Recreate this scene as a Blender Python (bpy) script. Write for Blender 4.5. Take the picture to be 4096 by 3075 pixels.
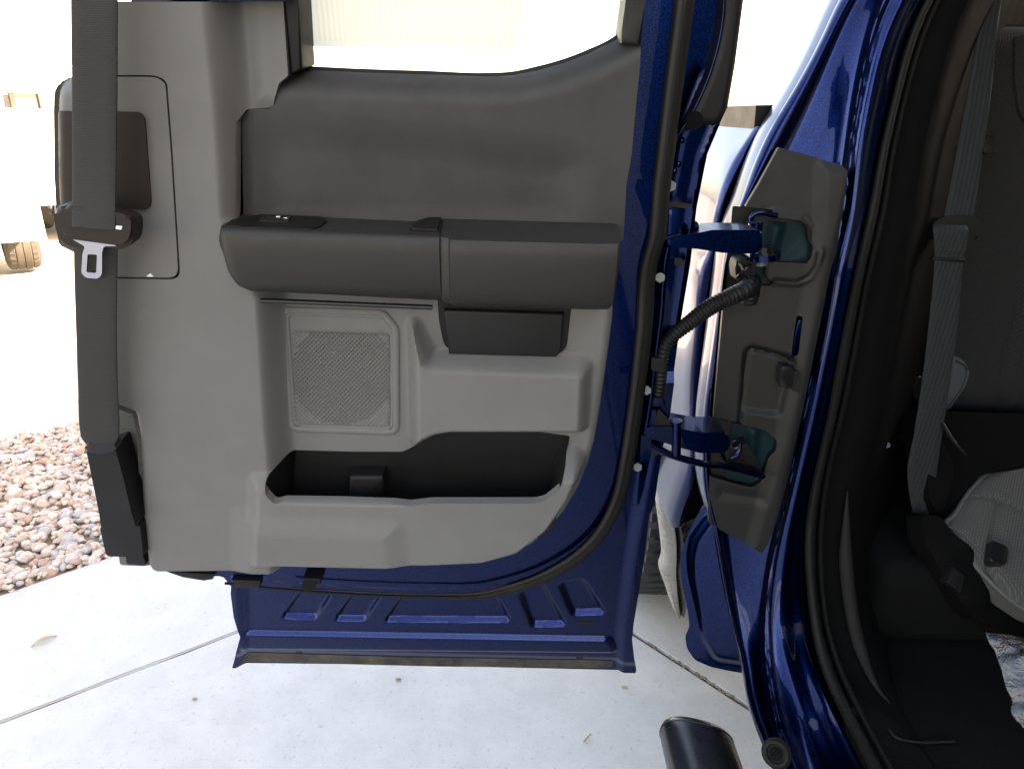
import bpy, bmesh, math, random
import numpy as np
from mathutils import Vector, Matrix

random.seed(7); np.random.seed(7)
sc = bpy.context.scene
for o in list(bpy.data.objects):
    bpy.data.objects.remove(o)

# ------------------------------------------------------------------ camera
CAM = Vector((0.0, 0.0, 1.41))
PITCH = math.radians(21.5); ROLL = math.radians(1.45)
FWD = Vector((0, math.cos(PITCH), -math.sin(PITCH)))
UP0 = Vector((0, math.sin(PITCH), math.cos(PITCH)))
RT0 = Vector((1, 0, 0))
RT = RT0 * math.cos(ROLL) + UP0 * math.sin(ROLL)
UP = UP0 * math.cos(ROLL) - RT0 * math.sin(ROLL)
cd = bpy.data.cameras.new('camera'); cam = bpy.data.objects.new('camera', cd)
sc.collection.objects.link(cam)
cd.sensor_width = 36; cd.lens = 24; cd.clip_start = 0.01; cd.clip_end = 2000
m3 = Matrix((RT, UP, -FWD)).transposed()
cam.matrix_world = Matrix.Translation(CAM) @ m3.to_4x4()
sc.camera = cam
F = 24 / 36 * 4096.0

# ------------------------------------------------------------------ light
SUN_EL = math.radians(33); SUN_AZ = math.radians(-20)       # azimuth measured from +X towards +Y
w = bpy.data.worlds.new('World'); sc.world = w; w.use_nodes = True
nt = w.node_tree; nt.nodes.clear()
sky = nt.nodes.new('ShaderNodeTexSky'); sky.sky_type = 'NISHITA'; sky.sun_disc = False
sky.sun_elevation = SUN_EL; sky.sun_rotation = math.radians(90) - SUN_AZ
sky.air_density = 1.0; sky.dust_density = 2.0; sky.ozone_density = 1.0
bg = nt.nodes.new('ShaderNodeBackground'); bg.inputs[1].default_value = 0.15
wo = nt.nodes.new('ShaderNodeOutputWorld')
nt.links.new(sky.outputs[0], bg.inputs[0]); nt.links.new(bg.outputs[0], wo.inputs[0])
sd = bpy.data.lights.new('sun', 'SUN'); sd.energy = 5.0; sd.angle = math.radians(0.5); sd.color = (1.0, 0.93, 0.84)
sun = bpy.data.objects.new('sun', sd); sc.collection.objects.link(sun)
sdir = Vector((math.cos(SUN_EL) * math.cos(SUN_AZ), math.cos(SUN_EL) * math.sin(SUN_AZ), math.sin(SUN_EL)))
sun.rotation_euler = sdir.to_track_quat('Z', 'Y').to_euler(); sun.location = sdir * 50

sc.view_settings.view_transform = 'Standard'; sc.view_settings.look = 'None'
sc.view_settings.exposure = 2.95; sc.view_settings.gamma = 1.0
sc.view_settings.use_curve_mapping = False
sc.view_settings.use_white_balance = True; sc.view_settings.white_balance_temperature = 9600; sc.view_settings.white_balance_tint = 16

# ------------------------------------------------------------------ pixel -> point helpers (4096 x 3075 photograph pixels)
def ray(px, py):
    return FWD + RT * ((px - 2048) / F) - UP * ((py - 1536) / F)
def atY(px, py, Y):
    d = ray(px, py); return CAM + d * ((Y - CAM.y) / d.y)
def atX(px, py, X):
    d = ray(px, py); return CAM + d * ((X - CAM.x) / d.x)
def atZ(px, py, Z):
    d = ray(px, py); return CAM + d * ((Z - CAM.z) / d.z)

class Frame:
    def __init__(s, O, U, V):
        s.O = Vector(O); s.U = Vector(U).normalized(); V = Vector(V)
        s.V = (V - s.U * V.dot(s.U)).normalized(); s.N = s.U.cross(s.V)
    def pix(s, px, py, n=0.0):
        d = ray(px, py)
        t = ((s.O + s.N * n) - CAM).dot(s.N) / d.dot(s.N)
        q = CAM + d * t - s.O
        return (q.dot(s.U), q.dot(s.V))
    def p3(s, u, v, n=0.0):
        return s.O + s.U * u + s.V * v + s.N * n
    def P(s, px, py, n=0.0):
        u, v = s.pix(px, py, n); return s.p3(u, v, n)

TILT = math.radians(8)
DOOR = Frame(CAM + FWD * 0.91, (1, 0, 0), (0, -math.sin(TILT), math.cos(TILT)))
JAMB = Frame((0.39, 0.985, 1.0), (1, -0.14, 0), (0, 0.04, 1))
SEATB = Frame((0.80, 1.17, 1.15), (1, 0, 0), (0, 0.16, 1))
CUSH = Frame((0.80, 0.95, 0.80), (1, 0.05, 0.02), (0, 0.80, 0.60))
FACE = Frame((0, 0.93, 1.0), (1, 0, 0), (0, 0, 1))

# ------------------------------------------------------------------ materials
def new_mat(name):
    m = bpy.data.materials.new(name); m.use_nodes = True
    n = m.node_tree.nodes; b = n['Principled BSDF']
    return m, m.node_tree, b
def setp(b, **k):
    names = dict(color='Base Color', rough='Roughness', metal='Metallic', coat='Coat Weight', coatr='Coat Roughness',
                 spec='Specular IOR Level', trans='Transmission Weight', ior='IOR', alpha='Alpha', sheen='Sheen Weight')
    for a, v in k.items():
        b.inputs[names[a]].default_value = (*v, 1) if a == 'color' else v
def add_coord(t):
    c = t.nodes.new('ShaderNodeTexCoord'); return c.outputs['Object']
def noise(t, scale, detail=3, rough=0.5):
    x = t.nodes.new('ShaderNodeTexNoise'); x.inputs['Scale'].default_value = scale
    x.inputs['Detail'].default_value = detail; x.inputs['Roughness'].default_value = rough
    t.links.new(add_coord(t), x.inputs['Vector']); return x.outputs['Fac']
def bump(t, b, fac, strength, dist=0.001, prev=None):
    k = t.nodes.new('ShaderNodeBump'); k.inputs['Strength'].default_value = strength; k.inputs['Distance'].default_value = dist
    t.links.new(fac, k.inputs['Height'])
    if prev is not None: t.links.new(prev, k.inputs['Normal'])
    t.links.new(k.outputs[0], b.inputs['Normal']); return k.outputs[0]
def varcol(t, b, c1, c2, fac, lo=0.3, hi=0.7, sock='Base Color'):
    r = t.nodes.new('ShaderNodeValToRGB'); r.color_ramp.elements[0].position = lo; r.color_ramp.elements[1].position = hi
    r.color_ramp.elements[0].color = (*c1, 1); r.color_ramp.elements[1].color = (*c2, 1)
    t.links.new(fac, r.inputs[0]); t.links.new(r.outputs[0], b.inputs[sock]); return r
def plastic(name, c, rough=0.55, grain=900, gs=0.25, var=0.06, spec=0.4):
    m, t, b = new_mat(name); setp(b, color=c, rough=rough, spec=spec)
    d = tuple(x * (1 - var) for x in c); e = tuple(x * (1 + var) for x in c)
    varcol(t, b, d, e, noise(t, 9, 4, 0.6))
    if gs: bump(t, b, noise(t, grain, 2, 0.6), gs, 0.0006)
    r = varcol(t, b, (rough - .06,) * 3, (rough + .06,) * 3, noise(t, 35, 4, .65), sock='Roughness')
    return m
def paint(name, c, c2):
    m, t, b = new_mat(name); setp(b, metal=1.0, rough=0.28, coat=0.45, coatr=0.010, spec=0.4)
    v = t.nodes.new('ShaderNodeTexVoronoi'); v.inputs['Scale'].default_value = 1400
    t.links.new(add_coord(t), v.inputs['Vector'])
    varcol(t, b, c, c2, v.outputs['Color'], 0.35, 1.0)
    k = bump(t, b, noise(t, 60, 1, .4), 0.012, 0.0015)       # slight orange peel
    t.links.new(k, b.inputs['Coat Normal'])
    return m
M = {}
M['gray'] = plastic('gray_plastic', (0.122, 0.122, 0.119), 0.6, 1100, 0.25, .06, .25)
M['graydk'] = plastic('gray_plastic_recess', (0.105, 0.107, 0.105), 0.6, 1100, 0.22, .06, .25)
M['char'] = plastic('charcoal_plastic', (0.036, 0.0363, 0.036), 0.55, 1000, 0.5, 0.2, .25)
M['arm'] = plastic('armrest_vinyl', (0.0185, 0.0178, 0.0168), 0.5, 800, 0.4, 0.1, .3)
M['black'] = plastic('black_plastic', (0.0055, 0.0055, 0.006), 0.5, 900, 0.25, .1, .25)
M['cupface'] = plastic('cup_face_plastic', (0.0095, 0.010, 0.0105), .5, 900, .25, .1, .25)
M['gloss'] = plastic('gloss_black', (0.008, 0.008, 0.009), 0.18, 500, 0.0)
M['cover'] = plastic('jamb_cover_plastic', (0.0095, 0.0094, 0.0093), 0.5, 700, 0.5, 0.15, 0.3)
M['rubber'] = plastic('seal_rubber', (0.0065, 0.0064, 0.006), 0.65, 300, 0.1, 0.1, 0.2)
M['ruberhi'] = plastic('seal_rubber_lip', (0.017, 0.0168, 0.0155), 0.6, 300, 0.1, 0.1, 0.2)
M['brown'] = plastic('guide_plastic', (0.014, 0.0105, 0.0095), 0.55, 900, 0.25, .1, .25)
M['blue'] = paint('blue_metallic_paint', (0.0001, 0.0036, 0.028), (0.0003, 0.026, 0.165))
M['teal'] = plastic('primer_teal', (0.003, 0.018, 0.023), 0.5, 200, 0.0, 0.2, .12)
M['carpet'] = plastic('black_carpet', (0.004, 0.004, 0.004), 0.95, 700, 1.0, 0.3, 0.1)
M['trimdk'] = plastic('black_interior_trim', (0.003, 0.003, 0.003), 0.85, 800, 0.3, .1, .06)
M['tan'] = plastic('tan_stucco', (0.42, 0.33, 0.23), 0.9, 60, 0.5, 0.1)
M['roof'] = plastic('roof_tile', (0.16, 0.085, 0.055), 0.9, 40, 0.5, 0.3)
M['white'] = plastic('white_paint', (0.78, 0.78, 0.76), 0.3, 100, 0.0, 0.02)
M['glarepale'] = plastic('glare_paled_black', (0.07, 0.062, 0.055), 0.85, 300, 0.3, 0.2, .2)  # black parts of the far vehicles, paled by glare put into the colour
M['tyre'] = plastic('tyre_rubber', (0.025, 0.025, 0.026), 0.75, 300, 0.3, 0.2)
M['red'] = plastic('red_lens', (0.62, 0.17, 0.14), 0.2, 100, 0.0)
M['zinc'] = plastic('zinc_bolt', (0.10, 0.105, 0.09), 0.4, 300, 0.0)
M['label'] = plastic('white_label', (0.75, 0.76, 0.74), 0.6, 300, 0.0)
m, t, b = new_mat('chromed_steel'); setp(b, color=(0.42, 0.42, 0.46), metal=1.0, rough=0.28); M['steel'] = m
m, t, b = new_mat('dirty_wax'); setp(b, rough=0.5, spec=0.4)
varcol(t, b, (0.012, 0.011, 0.012), (0.085, 0.068, 0.045), noise(t, 28, 6, .7), .35, .75); M['wax'] = m
m, t, b = new_mat('window_glass'); setp(b, color=(0.95, 0.98, 0.96), trans=1.0, rough=0.0, ior=1.05, spec=0.5); M['glass'] = m
m, t, b = new_mat('dark_glass'); setp(b, color=(0.02, 0.03, 0.035), rough=0.03, spec=0.6); M['dglass'] = m
m, t, b = new_mat('clear_film')
k = bump(t, b, noise(t, 40, 5, .7), 0.5, 0.01)
gl_ = t.nodes.new('ShaderNodeBsdfGlossy'); gl_.inputs['Roughness'].default_value = .07; tp = t.nodes.new('ShaderNodeBsdfTransparent')
lw = t.nodes.new('ShaderNodeLayerWeight'); lw.inputs['Blend'].default_value = .20; mx = t.nodes.new('ShaderNodeMixShader')
t.links.new(k, gl_.inputs['Normal']); t.links.new(k, lw.inputs['Normal'])
ad = t.nodes.new('ShaderNodeMath'); ad.operation = 'ADD'; ad.inputs[1].default_value = .10; t.links.new(lw.outputs['Fresnel'], ad.inputs[0]); t.links.new(ad.outputs[0], mx.inputs[0]); t.links.new(tp.outputs[0], mx.inputs[1]); t.links.new(gl_.outputs[0], mx.inputs[2])
t.links.new(mx.outputs[0], t.nodes['Material Output'].inputs[0]); M['film'] = m
m, t, b = new_mat('tinted_glass')
tp = t.nodes.new('ShaderNodeBsdfTransparent'); tp.inputs[0].default_value = (.4, .4, .39, 1); gl_ = t.nodes.new('ShaderNodeBsdfGlossy'); gl_.inputs['Roughness'].default_value = .02
mx = t.nodes.new('ShaderNodeMixShader'); mx.inputs[0].default_value = .05
t.links.new(tp.outputs[0], mx.inputs[1]); t.links.new(gl_.outputs[0], mx.inputs[2]); t.links.new(mx.outputs[0], t.nodes['Material Output'].inputs[0]); M['tint'] = m

def fabric(name, c, sx, strength):
    m, t, b = new_mat(name); setp(b, color=c, rough=0.9, spec=0.12, sheen=0.04)
    co = add_coord(t)
    hs = []
    for rot in ((0, 0.7, 0.785), (0, -0.7, -0.785)):
        mp = t.nodes.new('ShaderNodeMapping'); mp.inputs['Rotation'].default_value = rot
        t.links.new(co, mp.inputs['Vector'])
        wv = t.nodes.new('ShaderNodeTexWave'); wv.inputs['Scale'].default_value = sx; wv.inputs['Distortion'].default_value = 0.4
        t.links.new(mp.outputs[0], wv.inputs['Vector']); hs.append(wv.outputs['Fac'])
    mu = t.nodes.new('ShaderNodeMath'); mu.operation = 'MULTIPLY'
    t.links.new(hs[0], mu.inputs[0]); t.links.new(hs[1], mu.inputs[1])
    varcol(t, b, tuple(x * .65 for x in c), tuple(x * 1.25 for x in c), mu.outputs[0], 0.0, 0.8)
    bump(t, b, mu.outputs[0], strength, 0.0012)
    return m
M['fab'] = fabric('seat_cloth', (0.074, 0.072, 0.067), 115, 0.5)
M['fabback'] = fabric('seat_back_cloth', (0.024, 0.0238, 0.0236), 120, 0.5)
M['piping'] = plastic('seat_piping', (0.058, 0.060, 0.058), 0.6, 900, 0.3)
M['vinyl'] = plastic('seat_vinyl', (0.05, 0.056, 0.062), 0.5, 900, 0.3)

def webbing(name, c, rib, cross):
    m, t, b = new_mat(name); setp(b, rough=0.65, spec=0.25, sheen=0.04)
    co = add_coord(t)
    w1 = t.nodes.new('ShaderNodeTexWave'); w1.bands_direction = 'Z'; w1.inputs['Scale'].default_value = cross; w1.inputs['Distortion'].default_value = 1.2
    w1.inputs['Detail'].default_value = 2
    t.links.new(co, w1.inputs['Vector'])
    mp = t.nodes.new('ShaderNodeMapping'); mp.inputs['Rotation'].default_value = (0, -0.11, 0)
    t.links.new(co, mp.inputs['Vector'])
    w2 = t.nodes.new('ShaderNodeTexWave'); w2.bands_direction = 'X'; w2.inputs['Scale'].default_value = rib; w2.inputs['Distortion'].default_value = 0.6
    t.links.new(mp.outputs[0], w2.inputs['Vector'])
    mx = t.nodes.new('ShaderNodeMath'); mx.operation = 'ADD'
    t.links.new(w1.outputs['Fac'], mx.inputs[0]); t.links.new(w2.outputs['Fac'], mx.inputs[1])
    hf = t.nodes.new('ShaderNodeMath'); hf.operation = 'MULTIPLY'; hf.inputs[1].default_value = 0.5
    t.links.new(mx.outputs[0], hf.inputs[0])
    varcol(t, b, tuple(x * .55 for x in c), tuple(x * 1.4 for x in c), hf.outputs[0], 0.1, 0.9)
    bump(t, b, hf.outputs[0], 0.5, 0.0008)
    return m
M['web'] = webbing('seat_belt_webbing', (0.021, 0.0215, 0.022), 300, 170)
M['webrear'] = webbing('rear_belt_webbing', (0.015, 0.0168, 0.0172), 48, 150)

def concrete(name, c1, c2):
    m, t, b = new_mat(name); setp(b, rough=0.85, spec=0.25)
    a = noise(t, 1.3, 6, .62)
    r1 = t.nodes.new('ShaderNodeValToRGB'); r1.color_ramp.elements[0].position = .3; r1.color_ramp.elements[1].position = .72
    r1.color_ramp.elements[0].color = (*c1, 1); r1.color_ramp.elements[1].color = (*c2, 1); t.links.new(a, r1.inputs[0])
    r2 = t.nodes.new('ShaderNodeValToRGB'); r2.color_ramp.elements[0].position = .30; r2.color_ramp.elements[1].position = .42
    r2.color_ramp.elements[0].color = (.75, .72, .68, 1); r2.color_ramp.elements[1].color = (1, 1, 1, 1); t.links.new(noise(t, 70, 5, .7), r2.inputs[0])
    r3 = t.nodes.new('ShaderNodeValToRGB'); r3.color_ramp.elements[0].position = .25; r3.color_ramp.elements[1].position = .6
    r3.color_ramp.elements[0].color = (.86, .86, .86, 1); r3.color_ramp.elements[1].color = (1, 1, 1, 1); t.links.new(noise(t, 9, 6, .7), r3.inputs[0])
    x = t.nodes.new('ShaderNodeMixRGB'); x.blend_type = 'MULTIPLY'; x.inputs[0].default_value = 1
    t.links.new(r1.outputs[0], x.inputs[1]); t.links.new(r2.outputs[0], x.inputs[2])
    y = t.nodes.new('ShaderNodeMixRGB'); y.blend_type = 'MULTIPLY'; y.inputs[0].default_value = 1
    t.links.new(x.outputs[0], y.inputs[1]); t.links.new(r3.outputs[0], y.inputs[2])
    t.links.new(y.outputs[0], b.inputs['Base Color'])
    bump(t, b, noise(t, 160, 5, .7), 0.35, 0.002)
    return m
M['conc'] = concrete('concrete', (0.50, 0.49, 0.468), (0.585, 0.576, 0.557))
M['dirt'] = plastic('joint_dirt', (0.22, 0.175, 0.115), 0.95, 120, 0.8, 0.3)
M['gravelbed'] = plastic('gravel_sand', (0.50, 0.42, 0.35), 0.95, 60, 0.8, 0.25, .2)
M['sillhighlight'] = plastic('sill_highlight_plastic', (0.012, 0.0115, 0.011), 0.75, 700, 0.4, 0.1, .15)  # paler than the interior trim to carry the sill highlight
M['ground'] = concrete('street_ground', (0.40, 0.38, 0.35), (0.47, 0.45, 0.42))
m, t, b = new_mat('river_gravel'); setp(b, rough=0.75, spec=0.3)
g = t.nodes.new('ShaderNodeNewGeometry'); r = t.nodes.new('ShaderNodeValToRGB')
cols = [(0.0, (.56, .44, .36)), (.2, (.64, .54, .47)), (.4, (.47, .46, .47)), (.55, (.68, .60, .53)), (.7, (.53, .36, .28)), (.85, (.64, .55, .50)), (1, (.43, .42, .43))]
while len(r.color_ramp.elements) < len(cols): r.color_ramp.elements.new(0.5)
for e, (p, c) in zip(r.color_ramp.elements, cols): e.position = p; e.color = (*c, 1)
r.color_ramp.interpolation = 'CONSTANT'
t.links.new(g.outputs['Random Per Island'], r.inputs[0])
x = t.nodes.new('ShaderNodeMixRGB'); x.blend_type = 'MULTIPLY'; x.inputs[0].default_value = .45
r4 = t.nodes.new('ShaderNodeValToRGB'); r4.color_ramp.elements[0].position = .3; r4.color_ramp.elements[1].position = .7
t.links.new(noise(t, 90, 5, .7), r4.inputs[0])
t.links.new(r.outputs[0], x.inputs[1]); t.links.new(r4.outputs[0], x.inputs[2]); t.links.new(x.outputs[0], b.inputs['Base Color'])
bump(t, b, noise(t, 200, 4, .7), 0.3, 0.002); M['gravel'] = m

def paper(name, c, lines):
    m, t, b = new_mat(name)
    tr = t.nodes.new('ShaderNodeBsdfTranslucent'); df = t.nodes.new('ShaderNodeBsdfDiffuse'); mx = t.nodes.new('ShaderNodeMixShader')
    mx.inputs[0].default_value = 0.2
    if lines:
        wv = t.nodes.new('ShaderNodeTexWave'); wv.bands_direction = 'X'; wv.inputs['Scale'].default_value = 55; wv.inputs['Distortion'].default_value = 1.0
        wv.inputs['Detail'].default_value = 3
        t.links.new(add_coord(t), wv.inputs['Vector'])
        rr = t.nodes.new('ShaderNodeValToRGB'); rr.color_ramp.elements[0].color = (*(x * .90 for x in c), 1); rr.color_ramp.elements[1].color = (*c, 1)
        t.links.new(wv.outputs['Fac'], rr.inputs[0])
        t.links.new(rr.outputs[0], tr.inputs[0]); t.links.new(rr.outputs[0], df.inputs[0])
    else:
        tr.inputs[0].default_value = (*c, 1); df.inputs[0].default_value = (*c, 1)
    t.links.new(tr.outputs[0], mx.inputs[1]); t.links.new(df.outputs[0], mx.inputs[2])
    t.links.new(mx.outputs[0], t.nodes['Material Output'].inputs[0]); return m
M['paper'] = paper('sticker_paper', (.74, .71, .62), True)
M['paperedge'] = paper('sticker_border', (.68, .69, .635), False)

# ------------------------------------------------------------------ mesh helpers
def root(name, loc, label, cat, group=None, kind=None):
    o = bpy.data.objects.new(name, None); sc.collection.objects.link(o); o.location = loc
    o.empty_display_size = 0.1
    tag(o, label, cat, group, kind); return o
def tag(o, label=None, cat=None, group=None, kind=None):
    if label: o['label'] = label
    if cat: o['category'] = cat
    if group: o['group'] = group
    if kind: o['kind'] = kind
    return o
def base_of(o):
    v = Vector((0, 0, 0))
    while o is not None: v += o.location; o = o.parent
    return v
def mk(name, verts, faces, mat, parent=None, smooth=True, sharp=35, label=None):
    me = bpy.data.meshes.new(name); me.from_pydata([tuple(v) for v in verts], [], faces); me.update()
    o = bpy.data.objects.new(name, me); sc.collection.objects.link(o)
    if mat is not None: me.materials.append(M[mat] if isinstance(mat, str) else mat)
    if parent is not None:
        o.parent = parent; o.location = -base_of(parent)
    if smooth:
        me.polygons.foreach_set('use_smooth', [True] * len(me.polygons))
        me.set_sharp_from_angle(angle=math.radians(sharp))
    if label: o['label'] = label
    return o
def mk_bm(name, bm, mat, parent=None, smooth=True, sharp=35, label=None, recalc=True):
    if recalc: bmesh.ops.recalc_face_normals(bm, faces=bm.faces)
    me = bpy.data.meshes.new(name); bm.to_mesh(me); bm.free()
    o = bpy.data.objects.new(name, me); sc.collection.objects.link(o)
    me.materials.append(M[mat])
    if parent is not None:
        o.parent = parent; o.location = -base_of(parent)
    if smooth:
        me.polygons.foreach_set('use_smooth', [True] * len(me.polygons))
        me.set_sharp_from_angle(angle=math.radians(sharp))
    if label: o['label'] = label
    return o
def fillet(pts, r, seg=5):
    """round the corners of a closed px polygon; pts may carry n (and an own radius as 4th value)"""
    out = []; k = len(pts)
    P3 = [np.array((p[0], p[1], p[2] if len(p) > 2 else 0.0), float) for p in pts]
    for i in range(k):
        a, p, c = P3[i - 1], P3[i], P3[(i + 1) % k]
        rr = pts[i][3] if len(pts[i]) > 3 else r
        la, lc = np.linalg.norm((a - p)[:2]), np.linalg.norm((c - p)[:2])
        d = min(rr, .48 * la, .48 * lc)
        if d < 0.5: out.append(tuple(p)); continue
        s = p + (a - p) / la * d; e = p + (c - p) / lc * d
        for j in range(seg + 1):
            q = j / seg; out.append(tuple((1 - q) ** 2 * s + 2 * q * (1 - q) * p + q * q * e))
    return out
def catmull(pts, n):
    """centripetal resampling of an open polyline through pts (tuples of any length) into n points"""
    P = np.array(pts, float); k = len(P)
    if k == 2: return [tuple(P[0] + (P[1] - P[0]) * i / (n - 1)) for i in range(n)]
    d = np.maximum(np.linalg.norm(np.diff(P[:, :2], axis=0), axis=1), 1e-6); s = np.concatenate([[0], np.cumsum(d)])
    tan = np.zeros_like(P)
    for i in range(k):
        if i == 0: tan[i] = (P[1] - P[0]) / d[0]
        elif i == k - 1: tan[i] = (P[-1] - P[-2]) / d[-1]
        else:
            tan[i] = ((P[i + 1] - P[i]) / d[i] * d[i - 1] + (P[i] - P[i - 1]) / d[i - 1] * d[i]) / (d[i] + d[i - 1])
    out = []
    for q in np.linspace(0, s[-1], n):
        i = min(max(np.searchsorted(s, q, side='right') - 1, 0), k - 2); h = d[i]; x = (q - s[i]) / h
        out.append(tuple((2 * x ** 3 - 3 * x ** 2 + 1) * P[i] + (x ** 3 - 2 * x ** 2 + x) * h * tan[i] + (-2 * x ** 3 + 3 * x ** 2) * P[i + 1] + (x ** 3 - x ** 2) * h * tan[i + 1]))
    return out
def byy(pts, ys):
    """sample a px curve (px,py,Y) at given py values (monotone in py)"""
    P = np.array(pts, float); c = catmull(pts, 500); c = np.array(c); o = np.argsort(c[:, 1])
    return [(float(np.interp(y, c[o, 1], c[o, 0])), y, float(np.interp(y, c[o, 1], c[o, 2]))) for y in ys]
def loft(name, curves, mat, parent, closed=False, sharp=50, label=None, cross=1):
    n = len(curves[0]); V = []; Fc = []
    if cross > 1:
        new = []
        for i in range(n):
            new.append(catmull([tuple(c[i]) for c in curves], (len(curves) - 1) * cross + 1))
        curves = [[Vector(new[i][j]) for i in range(n)] for j in range((len(curves) - 1) * cross + 1)]
    for c in curves: V += [Vector(p) for p in c]
    k = len(curves)
    for j in range(k if closed else k - 1):
        a = j * n; bb = ((j + 1) % k) * n
        for i in range(n - 1): Fc.append((a + i, a + i + 1, bb + i + 1, bb + i))
    if closed:
        Fc.append(tuple(j * n for j in range(k))); Fc.append(tuple((k - 1 - j) * n + n - 1 for j in range(k)))
    return mk(name, V, Fc, mat, parent, True, sharp, label)
def tube_geo(path, rad, seg=12, cap=True, flat=1.0, flatdir=None):
    V = []; Fc = []; path = [Vector(p) for p in path]; k = len(path)
    prevn = None
    for i, p in enumerate(path):
        tdir = (path[min(i + 1, k - 1)] - path[max(i - 1, 0)]).normalized()
        if prevn is None:
            a = flatdir if flatdir is not None else (Vector((0, 0, 1)) if abs(tdir.z) < .9 else Vector((0, -1, 0)))
        else: a = prevn
        nn = (Vector(a) - tdir * tdir.dot(Vector(a))).normalized(); prevn = nn
        bb = tdir.cross(nn); r = rad(i / (k - 1)) if callable(rad) else rad
        for j in range(seg):
            an = 2 * math.pi * j / seg
            V.append(p + nn * (math.cos(an) * r * flat) + bb * (math.sin(an) * r))
    for i in range(k - 1):
        for j in range(seg):
            Fc.append((i * seg + j, i * seg + (j + 1) % seg, (i + 1) * seg + (j + 1) % seg, (i + 1) * seg + j))
    if cap: Fc.append(tuple(range(seg))[::-1]); Fc.append(tuple((k - 1) * seg + j for j in range(seg)))
    return V, Fc
def tube(name, path, rad, mat, parent, seg=12, flat=1.0, flatdir=None, sharp=50, label=None):
    V, Fc = tube_geo(path, rad, seg, True, flat, flatdir); return mk(name, V, Fc, mat, parent, True, sharp, label)
def prism(name, fr, outline, nf, nb, mat, parent, bev=0.003, seg=3, r=0, label=None, holes=None, taper=0.0):
    """solid slab: px outline on plane nf of the frame, extruded back to nb, front edges rounded"""
    ol = fillet(outline, r) if r else [(p[0], p[1]) for p in outline]
    uv = [fr.pix(p[0], p[1], nf) for p in ol]
    bm = bmesh.new()
    cx = sum(p[0] for p in uv) / len(uv); cy = sum(p[1] for p in uv) / len(uv)
    fv = [bm.verts.new(fr.p3(u, v, nf)) for u, v in uv]
    bv = [bm.verts.new(fr.p3(cx + (u - cx) * (1 + taper), cy + (v - cy) * (1 + taper), nb)) for u, v in uv]
    k = len(fv); ff = bm.faces.new(fv); bm.faces.new(bv[::-1])
    for i in range(k): bm.faces.new((fv[i], bv[i], bv[(i + 1) % k], fv[(i + 1) % k]))
    if bev:
        bmesh.ops.bevel(bm, geom=list(ff.edges), offset=bev, segments=seg, profile=0.5, affect='EDGES', clamp_overlap=True)
    bmesh.ops.triangulate(bm, faces=[f for f in bm.faces if len(f.verts) > 6])
    return mk_bm(name, bm, mat, parent, True, 32, label)
def box(name, lo, hi, mat, parent, bev=0.0, label=None):
    bm = bmesh.new(); bmesh.ops.create_cube(bm, size=1)
    for v in bm.verts: v.co = Vector([lo[i] + (v.co[i] + .5) * (hi[i] - lo[i]) for i in range(3)])
    if bev: bmesh.ops.bevel(bm, geom=bm.edges[:], offset=bev, segments=3, profile=.5, affect='EDGES')
    return mk_bm(name, bm, mat, parent, bool(bev), 35, label)

# ---- height fields on a frame -------------------------------------------------
def sdist(pts, poly):
    """signed distance, positive inside; pts (N,2), poly (M,2)"""
    d2 = np.full(len(pts), 1e9); ins = np.zeros(len(pts), bool); k = len(poly)
    for i in range(k):
        a = poly[i]; c = poly[(i + 1) % k]; e = c - a; L = e @ e
        if L < 1e-14: continue
        q = pts - a; tt = np.clip(q @ e / L, 0, 1); r = q - tt[:, None] * e; d2 = np.minimum(d2, (r * r).sum(1))
        cond = (a[1] > pts[:, 1]) != (c[1] > pts[:, 1])
        with np.errstate(divide='ignore', invalid='ignore'):
            xi = (c[0] - a[0]) * (pts[:, 1] - a[1]) / (c[1] - a[1]) + a[0]
        ins ^= cond & (pts[:, 0] < xi)
    d = np.sqrt(d2); return np.where(ins, d, -d)
def nearest(pts, poly):
    best = np.full(len(pts), 1e9); out = pts.copy(); k = len(poly)
    for i in range(k):
        a = poly[i]; c = poly[(i + 1) % k]; e = c - a; L = e @ e
        if L < 1e-14: continue
        tt = np.clip((pts - a) @ e / L, 0, 1); q = a + tt[:, None] * e; d = ((pts - q) ** 2).sum(1)
        mk_ = d < best; best[mk_] = d[mk_]; out[mk_] = q[mk_]
    return out
def pdist(pts, line):
    d2 = np.full(len(pts), 1e9)
    for i in range(len(line) - 1):
        a = line[i]; c = line[i + 1]; e = c - a; L = max(e @ e, 1e-14)
        q = pts - a; tt = np.clip(q @ e / L, 0, 1); r = q - tt[:, None] * e; d2 = np.minimum(d2, (r * r).sum(1))
    return np.sqrt(d2)
def topoly(fr, pts, n=None):
    return np.array([fr.pix(p[0], p[1], (p[2] if len(p) > 2 else 0.0) if n is None else n) for p in pts])
class Field:
    def __init__(s, fr, base=0.0): s.fr = fr; s.base = base; s.ops = []
    def poly(s, pts, h, ramp, r=0, add=False):
        """raise/lower the inside of a px polygon to h over a ramp of the given width (m), centred on the outline"""
        q = fillet(pts, r) if r else pts
        s.ops.append(('p', topoly(s.fr, q, h if not add else s.base), h, ramp, add)); return s
    def groove(s, pts, depth, width, n=0.0):
        s.ops.append(('g', topoly(s.fr, pts, n), depth, width, None)); return s
    def fn(s, f): s.ops.append(('f', f, 0, 0, 0)); return s
    def __call__(s, uv):
        h = np.full(len(uv), s.base)
        for k, a, b_, c, add in s.ops:
            if k == 'p':
                x = np.clip(sdist(uv, a) / c + .5, 0, 1); x = .8 * x * x * (3 - 2 * x) + .2 * x
                h = h + b_ * x if add else h * (1 - x) + b_ * x
            elif k == 'g':
                h = h - b_ * np.exp(-(pdist(uv, a) / c) ** 2)
            else: h = a(uv, h)
        return h
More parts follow.
